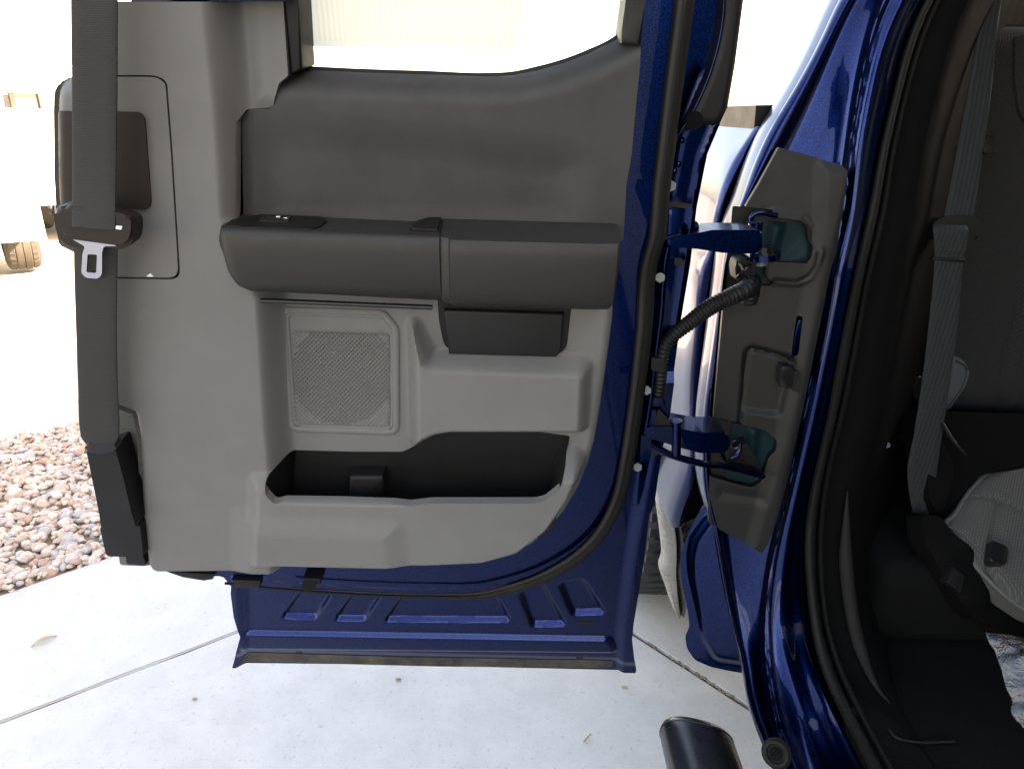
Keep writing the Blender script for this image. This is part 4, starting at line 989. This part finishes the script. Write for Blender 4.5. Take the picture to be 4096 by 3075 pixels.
# wells behind the hinge openings
def well(name, pts, nf_, nb, mat):
    A = [J.P(p[0], p[1], nf_) for p in pts]; B = [J.P(p[0], p[1], nb) for p in pts]; k = len(A)
    return mk(name, A + B, [(i, (i + 1) % k, k + (i + 1) % k, k + i) for i in range(k)] + [tuple(range(k, 2 * k))], mat, cab, True, 30)
well('hinge_well', [(p[0], p[1]) for p in hu], .006, -.006, 'black'); well('hinge_well', [(p[0], p[1]) for p in hl], .006, -.006, 'black')
WF = Field(J, -.004)
WF.poly([(3085, 890), (3130, 900), (3100, 1010), (3060, 1010)], .008, .012, r=10, add=True)
WF.poly([(3140, 1050), (3230, 960), (3260, 1060)], .007, .02, r=10, add=True)
patch('well_floor', J, [(p[0], p[1], -.003) for p in fillet([(3010, 880), (3100, 885), (3260, 900), (3260, 1070), (3000, 1060)], 8)], [], WF, 'teal', cab, .004, .002)
WF2 = Field(J, -.004)
WF2.poly([(2990, 1700), (3030, 1710), (3020, 1800), (2990, 1830)], .008, .015, r=10, add=True)
patch('well_floor', J, [(p[0], p[1], -.003) for p in fillet([(2930, 1690), (3110, 1715), (3110, 1900), (3040, 1950), (2900, 1945)], 8)], [], WF2, 'teal', cab, .004, .002)
patch('well_floor', J, [(p[0], p[1], -.003) for p in fillet([(3010, 1080), (3060, 1060), (3050, 1150), (3035, 1205), (3005, 1215)], 6)], [], WF2, 'teal', cab, .004, .002)
# blue sheet-metal peeping through the slot, and latch nub beside it
prism('jamb_tab', J, [(3192, 1275), (3212, 1278), (3192, 1420), (3166, 1430), (3172, 1385)], .012, .004, 'blue', cab, .002)
prism('cover_clip', J, fillet([(3128, 1462), (3170, 1468), (3176, 1490), (3165, 1552), (3118, 1548), (3120, 1490)], 8), .030, .006, 'gloss', cab, .005)
prism('clip_hole', J, fillet([(3176, 1480), (3208, 1490), (3200, 1570), (3168, 1560)], 6), .0185, .01, 'black', cab, .001)

# ------------------------------------------------------------------ door hinges
FR = FACE
def arm(name, outline, Yf, depth, mat, parent, bev=.005, r=10, label=None):
    fr = Frame((0, Yf, 1.0), (1, 0, 0), (0, 0, 1))
    return prism(name, fr, [(p[0], p[1]) for p in fillet(outline, r)], 0, -depth, mat, parent, bev, 4, label=label)
h1 = arm('door_hinge', [(2663, 958, 0, 12), (2700, 946), (2812, 926), (2850, 918), (2950, 918), (3046, 920, 0, 14), (3052, 990, 0, 20), (3022, 1014), (2891, 1010), (2785, 994), (2676, 986)], .858, .060, 'blue', TR, .005, 8, 'upper blue door hinge with a curved arm')
arm('hinge_leaf', [(2676, 836), (2720, 834), (2716, 938), (2672, 940)], .862, .02, 'blue', h1, .003, 4)
arm('hinge_leaf', [(2676, 980), (2712, 985), (2706, 1036), (2680, 1034)], .866, .02, 'blue', h1, .003, 4)
arm('hinge_plate', [(2662, 812), (2690, 806), (2768, 818), (2768, 826), (2750, 834), (2664, 824)], .850, .03, 'black', h1, .002, 3)
arm('hinge_plate', [(2700, 1030), (2732, 1036), (2738, 1052), (2734, 1062), (2698, 1060)], .862, .03, 'black', h1, .002, 3)
V, Fc = tube_geo([atY(2704, 812, .86), atY(2704, 804, .86)], .0065, 12); mk('hinge_pin', V, Fc, 'gloss', h1)
V, Fc = tube_geo([atY(2722, 912, .872), atY(2775, 908, .885)], .009, 12); mk('hinge_knuckle', V, Fc, 'blue', h1)
tube('hinge_bracket', [atY(*p) for p in catmull([(3006, 1000, .985), (3004, 890, .985), (3010, 860, .985), (3030, 852, .985), (3110, 862, .985)], 30)], .0035, 'blue', h1, 8)
V, Fc = tube_geo([atY(3022, 920, .945), atY(3022, 888, .945)], .0095, 16); mk('hinge_pin', V, Fc, 'blue', h1)
V, Fc = tube_geo([atY(3060, 1036, .955), atY(3060, 1012, .955)], .021, 20); mk('hinge_pivot', V, Fc, 'blue', h1)
V, Fc = tube_geo([atY(3060, 1012, .955), atY(3060, 984, .955)], .013, 16); mk('hinge_pivot', V, Fc, 'gloss', h1)
V, Fc = tube_geo([atY(3046, 1060, .955), atY(3046, 1036, .955)], .008, 12); mk('hinge_nut', V, Fc, 'zinc', h1)
arm('hinge_foot', [(3000, 1012), (3118, 1020), (3122, 1036), (3060, 1044), (2998, 1036)], .945, .04, 'blue', h1, .004, 8)
tube('torsion_rod', [atY(*p) for p in catmull([(2672, 985, .862), (2664, 1024, .863), (2642, 1270, .872), (2623, 1418, .878), (2604, 1579, .885), (2588, 1680, .888), (2582, 1712, .89)], 60)], .0042, 'blue', h1, 10)
h2 = arm('door_hinge', [(2572, 1722, 0, 14), (2600, 1704), (2690, 1706), (2720, 1712), (2805, 1728), (2906, 1728, 0, 14), (2922, 1765), (2906, 1810), (2800, 1810), (2706, 1785), (2598, 1750), (2574, 1742)], .885, .055, 'blue', TR, .005, 8, 'lower blue door hinge with its check strap')
V, Fc = tube_geo([atY(2705, 1816, .888), atY(2705, 1680, .888)], .0068, 18); mk('hinge_pin', V, Fc, 'blue', h2)
V, Fc = tube_geo([atY(2705, 1688, .888), atY(2705, 1680, .888)], .0085, 18); mk('pin_head', V, Fc, 'blue', h2)
tube('check_strap', [atY(*p) for p in catmull([(2600, 1778, .892), (2679, 1816, .892), (2740, 1836, .895), (2809, 1852, .90), (2907, 1864, .925), (2990, 1884, .95), (3062, 1900, .975)], 40)], .0048, 'blue', h2, 8, flat=1.2)
arm('hinge_leaf', [(2564, 1740), (2606, 1746), (2600, 1846), (2560, 1842)], .888, .02, 'blue', h2, .003, 4)
arm('hinge_leaf', [(2600, 1640), (2626, 1636), (2622, 1700), (2596, 1700)], .888, .02, 'blue', h2, .003, 4)
arm('hinge_gusset', [(2634, 1634), (2672, 1672), (2690, 1700), (2615, 1704), (2626, 1660)], .89, .03, 'black', h2, .003, 4)
arm('hinge_plate', [(2600, 1590), (2645, 1592), (2662, 1612), (2655, 1625), (2600, 1622)], .884, .03, 'blue', h2, .002, 3)
arm('hinge_plate', [(2606, 1796), (2634, 1806), (2636, 1816), (2605, 1826)], .888, .03, 'black', h2, .002, 3)
sp = [atY(2940 + math.cos(a) * 16 + a * .5, 1776 + math.sin(a) * 14, .955 + a * .0006) for a in np.linspace(0, 6 * math.pi, 90)]
tube('check_spring', sp, .0022, 'gloss', h2, 6)
tube('spring_hook', [atY(*p) for p in catmull([(2962, 1768, .95), (2958, 1800, .948), (2945, 1822, .946), (2925, 1830, .946)], 20)], .003, 'blue', h2, 8)
arm('hinge_foot', [(2908, 1860), (2960, 1866), (3020, 1878), (3064, 1900), (3060, 1915), (2915, 1880)], .95, .04, 'blue', h2, .003, 6)
arm('hinge_foot', [(2905, 1800), (2990, 1770), (3050, 1880), (2910, 1862)], .965, .03, 'black', h2, .003, 6)

# ------------------------------------------------------------------ corrugated wiring conduit from jamb to door
pth = [atY(*p) for p in catmull([(3010, 1120, .965), (2990, 1150, .935), (2940, 1178, .92), (2849, 1222, .908), (2757, 1289, .893), (2689, 1345, .882), (2656, 1392, .878), (2645, 1450, .880), (2640, 1530, .886), (2632, 1580, .895)], 420)]
L = sum((pth[i + 1] - pth[i]).length for i in range(419)); NR = L / .0062
con = tube('wiring_conduit', pth, lambda x: (.0118 - .0035 * min(1, max(0, (x - .1) / .7))) * (1 + .11 * math.sin(x * NR * 2 * math.pi)), 'black', TR, 16, sharp=80, label='corrugated black wiring conduit between the hinges')
arm('conduit_boot', [(2948, 1040), (2990, 1030), (3020, 1060), (3022, 1120), (2985, 1136), (2945, 1120), (2940, 1070)], .955, .03, 'black', con, .006, 10)
tube('boot_fold', [atY(*p) for p in catmull([(2950, 1110, .945), (2975, 1085, .94), (3000, 1060, .95)], 12)], .003, 'gloss', con, 6)
tube('boot_fold', [atY(*p) for p in catmull([(2960, 1050, .945), (2985, 1100, .94), (3006, 1140, .945)], 12)], .003, 'gloss', con, 6)
pt2 = [atY(*p) for p in catmull([(2985, 1140, .97), (3000, 1170, .96), (2995, 1205, .965)], 80)]
tube('conduit_end', pt2, lambda x: .011 * (1 + .1 * math.sin(x * 40)), 'black', con, 14, sharp=80)
arm('conduit_clip', [(2606, 1430), (2660, 1432), (2660, 1485), (2604, 1480)], .87, .03, 'black', con, .003, 4)

# ------------------------------------------------------------------ step bar, cargo bed, rear wheel
def ell(c, rx, rz, n=28, pw=2.6):
    out = []
    for i in range(n):
        a = 2 * math.pi * i / n; ca, sa = math.cos(a), math.sin(a)
        out.append(c + Vector((rx * np.sign(ca) * abs(ca) ** (2 / pw), 0, rz * np.sign(sa) * abs(sa) ** (2 / pw))))
    return out
pa = atZ(2640, 2900, .42); pb = atZ(2925, 2930, .42)
rx = (pb.x - pa.x) / 2; cxs = (pa.x + pb.x) / 2; ye = atZ(2760, 2850, .452).y
st_ = []
for y_, s_, dz in ((ye, .80, 0), (ye - .006, .92, 0), (ye - .014, .985, 0), (ye - .03, 1, 0), (ye - .2, 1.0, 0), (ye - .6, 1, 0), (-1.2, 1, 0)):
    st_.append(ell(Vector((cxs, y_, .41)), rx * s_, .038 * s_))
V = [p for r_ in st_ for p in r_]; k = 28
for i, p in enumerate(V): p.y += (p.x - cxs) * -.25 * (1 if i < 4 * k else 0)
Fc = [(i * k + j, i * k + (j + 1) % k, (i + 1) * k + (j + 1) % k, (i + 1) * k + j) for i in range(len(st_) - 1) for j in range(k)] + [tuple(range(k))[::-1], tuple((len(st_) - 1) * k + j for j in range(k))]
M['stepmat'] = plastic('step_bar_coat', (0.007, 0.007, 0.008), .30, 600, .08, .1, .9)
sb = mk('step_bar', V, Fc, 'stepmat', TR, True, 50, 'black oval side step bar end')
seamr = ell(Vector((cxs, ye - .016, .41)), rx * .992, .038 * .992); 
for p in seamr: p.y += (p.x - cxs) * -.25
tube('end_cap_seam', seamr + seamr[:2], .0008, 'gloss', sb, 6)
box('step_bracket', (cxs - .02, -.1, .42), (cxs + .18, -.02, .46), 'black', sb, .01)

# bed side: front edge strip A, side running back, rail cap
A0 = [(3020, 500, 1.125), (2978, 565, 1.122), (2924, 653, 1.12), (2890, 729, 1.118), (2865, 805, 1.116), (2848, 877, 1.115), (2830, 1000, 1.115), (2812, 1040, 1.115), (2775, 1332, 1.115), (2760, 1500, 1.115), (2755, 1680, 1.115), (2752, 1850, 1.12), (2728, 1931, 1.14), (2695, 2021, 1.17), (2680, 2100, 1.19), (2684, 2135, 1.20)]
A1 = [(3044, 500, 1.105), (3002, 567, 1.104), (2956, 662, 1.102), (2912, 755, 1.10), (2888, 835, 1.10), (2874, 898, 1.10), (2852, 1024, 1.10), (2808, 1332, 1.10), (2793, 1500, 1.10), (2781, 1703, 1.10), (2782, 1860, 1.105), (2770, 1945, 1.12), (2742, 2010, 1.14), (2716, 2100, 1.16), (2712, 2140, 1.17)]
ya = list(np.arange(505, 2130, 25))
sA0, sA1 = byy(A0, ya), byy(A1, ya)
c0 = P3c(sA0); c1 = P3c(sA1)
bc = [[p + Vector((.06, .05, 0)) for p in c1], [p + Vector((.012, .012, 0)) for p in c1], c1, [a.lerp(b_, .5) + Vector((-.002, -.004, 0)) for a, b_ in zip(c0, c1)], c0]
for dy in (.05, .2, .5, .9, 1.5, 2.1): bc.append([Vector((p.x - .004 * min(dy, 1), p.y + dy, p.z)) for p in c0])
bed = loft('cargo_bed', bc, 'blue', TR, False, 60, 'blue cargo bed side glimpsed behind the open door')
ztop = c0[0].z
loft('bed_rail_cap', [[Vector((c0[0].x - .002, y_, ztop - .004)) for y_ in (1.118, 2.0, 3.3)], [Vector((c0[0].x - .004, y_, ztop + .03)) for y_ in (1.118, 2.0, 3.3)], [Vector((c0[0].x + .09, y_, ztop + .034)) for y_ in (1.118, 2.0, 3.3)], [Vector((c0[0].x + .09, y_, ztop)) for y_ in (1.118, 2.0, 3.3)]], 'black', bed, True, 40)
box('bed_front', (c0[0].x + .05, 1.46, .62), (2.2, 1.50, ztop), 'blue', bed, .008)
box('far_bed_side', (2.16, 1.47, .62), (2.24, 3.4, ztop), 'blue', bed, .02)
box('bed_floor', (.45, 1.47, .60), (2.2, 3.4, .66), 'black', bed, 0)
box('tailgate', (.45, 3.34, .62), (2.2, 3.40, ztop), 'blue', bed, .015)
# lower moulding (reflection as colour), black splash guard by the wheel opening
s1 = catmull([(2602, 1800, 1.34), (2618, 1900, 1.34), (2633, 2040, 1.345), (2649, 2170, 1.35), (2653, 2240, 1.35), (2642, 2275, 1.352), (2662, 2344, 1.36), (2690, 2425, 1.37), (2716, 2474, 1.375)], 60)
s2 = catmull([(2632, 1800, 1.32), (2652, 1900, 1.32), (2682, 2040, 1.32), (2702, 2140, 1.322), (2706, 2240, 1.325), (2704, 2300, 1.33), (2708, 2354, 1.34), (2712, 2400, 1.35), (2722, 2470, 1.37)], 60)
s3 = catmull([(2650, 1800, 1.30), (2664, 1900, 1.30), (2700, 2040, 1.30), (2728, 2130, 1.30), (2736, 2240, 1.30), (2728, 2300, 1.30), (2740, 2350, 1.30), (2752, 2420, 1.31), (2735, 2470, 1.34)], 60)
M['moulding'] = plastic('reflection_moulding', (0.27, 0.255, 0.23), .28, 200, 0, .05, .6)  # bright reflection on the body-coloured lip put into this base colour
loft('lower_moulding', [[atY(*p) + Vector((0, .03, 0)) for p in s1], [atY(*p) for p in s1], [atY(*p).lerp(atY(*q_), .5) + Vector((-.004, -.006, 0)) for p, q_ in zip(s1, s2)], [atY(*p) for p in s2], [atY(*p) + Vector((.01, .03, 0)) for p in s2]], 'moulding', bed)
loft('splash_guard', [[atY(*p) + Vector((0, .02, 0)) for p in s2], [atY(*p) for p in s3], [atY(*p) + Vector((.02, .05, 0)) for p in s3]], 'gloss', bed)
wt = wheel(TR, (.50, 1.93, .405), (-1, 0, 0), .405, .29, 'rear_wheel')
# tread blocks of the rear tyre: proud cross bars
bmv = []; bmf = []
for i in range(56):
    a = 2 * math.pi * i / 56
    for x0_, x1_ in ((-.13, -.05), (-.035, .035), (.05, .13)):
        k0 = len(bmv); da = .032
        for rr in (.400, .413):
            for xx, aa in ((x0_, a - da + .02), (x1_, a - da - .02), (x1_, a + da - .02), (x0_, a + da + .02)):
                bmv.append(Vector((.50 + xx, 1.93 + math.cos(aa) * rr, .412 + math.sin(aa) * rr)))
        bmf += [(k0 + 4, k0 + 5, k0 + 6, k0 + 7)] + [(k0 + j, k0 + (j + 1) % 4, k0 + 4 + (j + 1) % 4, k0 + 4 + j) for j in range(4)]
tb = mk('tread_blocks', bmv, bmf, 'tyre', wt, False); tb['kind'] = 'stuff'

# ------------------------------------------------------------------ cab shell and interior
roof_pts = []
box('cab_roof', (.62, -1.3, 1.90), (2.0, 1.25, 1.95), 'blue', cab, .02)
box('cab_side_far', (2.22, -1.3, .45), (2.28, 1.38, 1.3), 'blue', cab, .02)
box('far_side_glass', (2.16, -1.3, 1.3), (2.18, 1.3, 1.9), 'dglass', cab, 0)
prism('rear_window', Frame((1.2, 1.39, 1.5), (1, 0, 0), (0, 0, 1)), [(3900, -420), (4900, -380), (4900, 300), (3900, 250)], 0, -.004, 'tint', cab, 0)
box('dashboard', (.55, -1.5, .5), (2.2, -1.2, 1.35), 'trimdk', TR, .05)
box('back_panel', (.52, 1.36, .5), (2.2, 1.40, 1.36), 'trimdk', cab, 0)
fl = box('cab_floor', (.50, -1.2, .545), (2.22, 1.36, .585), 'carpet', TR, 0)
tun = box('floor_hump', (.62, .93, .58), (2.2, 1.35, .74), 'carpet', fl, .03)
tube('scuff_line', [atZ(*p) for p in catmull([(3555, 2915, .588), (3580, 2945, .588), (3640, 2962, .588), (3820, 2964, .588)], 20)], .0022, 'cover', fl, 6)
# rear window frame: pillar and header so that the pale wall shows at the top right corner
gf = Frame((1.2, 1.36, 1.5), (1, 0, 0), (0, 0, 1))
prism('rear_pillar_trim', gf, [(3720, -420), (4008, -420), (4012, 60), (4005, 110), (3990, 700), (3500, 900)], 0, -.03, 'carpet', cab, .004)

qi = [Vector(p) for p in ((.49, 1.10, .5), (.49, 1.40, .5), (.50, 1.40, 1.25), (.50, 1.10, 1.25), (.66, 1.13, 1.92), (.66, 1.40, 1.92))]
mk('quarter_inner_panel', qi + [p + Vector((.03, 0, 0)) for p in qi], [(0, 1, 2, 3), (3, 2, 5, 4), (9, 8, 7, 6), (10, 11, 8, 9), (0, 3, 9, 6), (3, 4, 10, 9), (1, 7, 8, 2), (2, 8, 11, 5), (4, 5, 11, 10), (0, 6, 7, 1)], 'trimdk', cab, False)
seat = None
# seat back
SF = Field(SEATB, 0.0)
sbk = fillet([(4420, 88), (4010, 84), (3944, 92), (3890, 200), (3820, 440), (3760, 690), (3705, 980), (3676, 1180), (3680, 1330), (3700, 1450), (3745, 1580), (3810, 1642), (4420, 1668)], 40, 5)
so = topoly(SEATB, sbk, 0)
def puff(uv, h):
    d = sdist(uv, so); k = np.clip(d / .05, 0, 1); return h - .035 * (1 - np.sqrt(np.clip(1 - (1 - k) ** 2, 0, 1)))
SF.fn(puff)
SF.groove([(4180, 900), (4010, 1500), (4005, 1660)], .006, .010)
SF.groove([(4098, 1500), (4092, 1660)], .005, .008)
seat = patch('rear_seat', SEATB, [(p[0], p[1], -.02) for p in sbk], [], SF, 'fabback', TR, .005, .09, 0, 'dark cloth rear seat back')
prism('head_flap', SEATB, fillet([(4062, 140), (4250, 140), (4250, 520), (4110, 500), (4078, 450), (4060, 330)], 20), .007, 0, 'fabback', seat, .003)
prism('strap_loop', SEATB, fillet([(3938, 540), (3978, 540), (3973, 612), (3934, 612)], 6), .016, -.002, 'gloss', seat, .004)
prism('vinyl_flap', SEATB, fillet([(3770, 1415), (3825, 1420, 0, 40), (3882, 1460, 0, 40), (3870, 1530, 0, 40), (3792, 1645, 0, 10), (3740, 1640)], 20, 6), .008, -.03, 'vinyl', seat, .005)
stt = [SEATB.P(p[0], p[1], .0085) for p in catmull([(3822, 1440), (3862, 1468), (3862, 1510), (3840, 1560), (3795, 1625)], 20)]
tube('flap_stitching', stt, .0012, 'black', seat, 5)
prism('seat_side_knob', SEATB, fillet([(3650, 1505), (3690, 1500), (3700, 1580), (3668, 1612), (3648, 1560)], 14), .03, -.03, 'gloss', seat, .008)
# seat cushion
cz = fillet([(3924, 1760), (3965, 1800), (4003, 1838, 0, 22), (3984, 1866), (3936, 1900), (3852, 2000), (3808, 2068), (3780, 2084, 0, 8), (3832, 2175), (3886, 2240), (3950, 2310), (4030, 2385), (4130, 2450), (4420, 2560), (4420, 1760)], 14, 4)
co_ = topoly(CUSH, cz, 0)
ZF = Field(CUSH, 0)
def puff2(uv, h):
    d = sdist(uv, co_); k = np.clip(d / .035, 0, 1); return h - .022 * (1 - np.sqrt(np.clip(1 - (1 - k) ** 2, 0, 1)))
ZF.fn(puff2)
ZF.groove([(3880, 1970), (3960, 1985), (4030, 2010), (4110, 2050), (4300, 2120)], .004, .004)
ZF.groove([(4005, 2005), (3992, 2060), (3975, 2150), (3960, 2240), (3985, 2330)], .007, .006)
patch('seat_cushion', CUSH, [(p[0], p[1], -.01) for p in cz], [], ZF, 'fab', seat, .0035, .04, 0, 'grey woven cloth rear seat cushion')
tube('cushion_piping', [CUSH.P(p[0], p[1], -.012) for p in catmull([(3924, 1762), (4000, 1838), (3980, 1868), (3934, 1902), (3852, 2002), (3808, 2070), (3784, 2088), (3832, 2176), (3886, 2242), (3950, 2312), (4030, 2387), (4130, 2452), (4300, 2515)], 90)], .0042, 'piping', seat, 8)
prism('strap_loop', CUSH, fillet([(3968, 2158), (4012, 2176), (4036, 2192), (4026, 2256), (3995, 2250), (3962, 2240)], 8), .014, -.01, 'gloss', seat, .005)
# plastic seat base under the cushion
bs = [atY(*p) for p in ((3700, 1650, 1.12), (4400, 1660, 1.12), (4400, 1760, 1.08), (3900, 1760, 1.06), (3700, 1760, 1.06))]
UB = Frame((.75, 1.0, .85), (1, .1, 0), (0, .45, 1))
ub = fillet([(3690, 1640), (4420, 1660), (4420, 1840), (3960, 1900), (3840, 2060), (3760, 2090), (3700, 1990), (3690, 1800)], 20)
UF = Field(UB, -.02).poly([(3690, 1760), (3790, 1770), (3838, 1850), (3830, 1950), (3790, 2060), (3690, 2060)], .01, .02, r=20)
patch('seat_base', UB, [(p[0], p[1], 0) for p in ub], [], UF, 'trimdk', seat, .006, .05)
tube('release_strap', [atY(*p) for p in catmull([(3770, 1690, 1.0), (3800, 1740, .99), (3840, 1790, .985), (3862, 1812, .985)], 16)], .006, 'gloss', seat, 8, flat=.4)
UL = Frame((.75, .90, .70), (1, .12, 0), (0, .5, 1))
ul = fillet([(3760, 2060), (3830, 2150), (3960, 2290), (4060, 2380), (4200, 2440), (4420, 2500), (4420, 2640), (4000, 2520), (3900, 2480), (3780, 2330), (3700, 2180), (3690, 2060)], 20)
LF_ = Field(UL, 0).poly([(3890, 2150), (4000, 2330), (3960, 2440), (3880, 2420), (3740, 2200)], .014, .03, r=20)
patch('seat_base_lower', UL, [(p[0], p[1], 0) for p in ul], [], LF_, 'trimdk', seat, .006, .04)
prism('base_slot', UL, fillet([(3810, 2268), (3858, 2298), (3846, 2372), (3788, 2328)], 6), .016, .0, 'black', seat, .001)
# rear seat belt
RB = Frame((.70, 1.03, 1.15), (1, -.05, 0), (0, .12, 1))
rbelt = strap('rear_seat_belt', [(3952, -150, -.07), (3912, 120, -.05), (3868, 380, -.03), (3820, 640, -.012), (3775, 872, 0)], [(4030, -150, -.07), (3987, 120, -.05), (3962, 380, -.03), (3925, 640, -.012), (3893, 868, 0)], 'webrear', TR, n=50, fr=RB, label='black rear seat belt with its plastic guide')
strap('lower_webbing', [(3736, 930, .014), (3738, 1040, .013), (3722, 1230, .012), (3695, 1470, .01), (3655, 1740, .005), (3630, 1880, 0), (3640, 1990, -.005), (3655, 2060, -.008)], [(3868, 935, .014), (3852, 1050, .013), (3832, 1280, .012), (3800, 1520, .01), (3765, 1750, .005), (3740, 1930, 0), (3722, 2060, -.005), (3712, 2075, -.008)], 'webrear', rbelt, n=70, fr=RB)
gd = fillet([(3728, 898), (3760, 870, 0, 20), (3850, 858, 0, 30), (3905, 866, 0, 30), (3930, 910, 0, 30), (3912, 965, 0, 30), (3868, 975), (3730, 960)], 14, 6)
prism('belt_guide', RB, [(p[0], p[1]) for p in gd], .008, -.018, 'black', rbelt, .008, 4)
strap('folded_webbing', [(3734, 896, .012), (3732, 915, .018), (3736, 960, .018), (3738, 1000, .016)], [(3864, 900, .012), (3872, 915, .018), (3868, 965, .018), (3862, 1010, .016)], 'webrear', rbelt, n=14, fr=RB)
prism('keeper_band', RB, [(3732, 1026), (3864, 1036), (3862, 1048), (3732, 1038)], .019, .010, 'black', rbelt, .002)
prism('belt_anchor', RB, fillet([(3705, 2050), (3740, 2060), (3770, 2150), (3760, 2200), (3720, 2190), (3690, 2120)], 14), -.005, -.03, 'gloss', rbelt, .008)
V, Fc = tube_geo([RB.P(3548, 1778, -.05), RB.P(3548, 1778, -.03)], .005, 12); mk('trim_screw', V, Fc, 'gloss', rbelt)

# ------------------------------------------------------------------ clear plastic bag on the cab floor
bagc = atZ(4080, 2760, .60)
BG = Frame((bagc.x, bagc.y, .66), (1, .15, .1), (0, .75, .65))
bp = [(3934, 2530), (4010, 2534), (4090, 2552), (4300, 2600), (4420, 3050), (4180, 2990), (4096, 2920), (4045, 2862), (4036, 2840), (4042, 2800), (4020, 2760), (3998, 2680), (3972, 2600), (3950, 2575)]
rngb = np.random.default_rng(11); kk = rngb.normal(size=(9, 2)) * 55; phb = rngb.random(9) * 6.28
bo = topoly(BG, bp, 0)
def crumple(uv, h):
    z_ = sum(abs(np.sin(uv @ kk[i] + phb[i])) for i in range(9)) * .0028
    d = np.clip(sdist(uv, bo) / .03, 0, 1)
    return h + z_ * (.3 + d) + .012 * d
bag = patch('plastic_bag', BG, [(p[0], p[1], 0) for p in bp], [], Field(BG, 0).fn(crumple), 'film', None, .004, 0.0, 0)
tag(bag, 'crumpled clear plastic bag on the black cab floor', 'plastic bag')
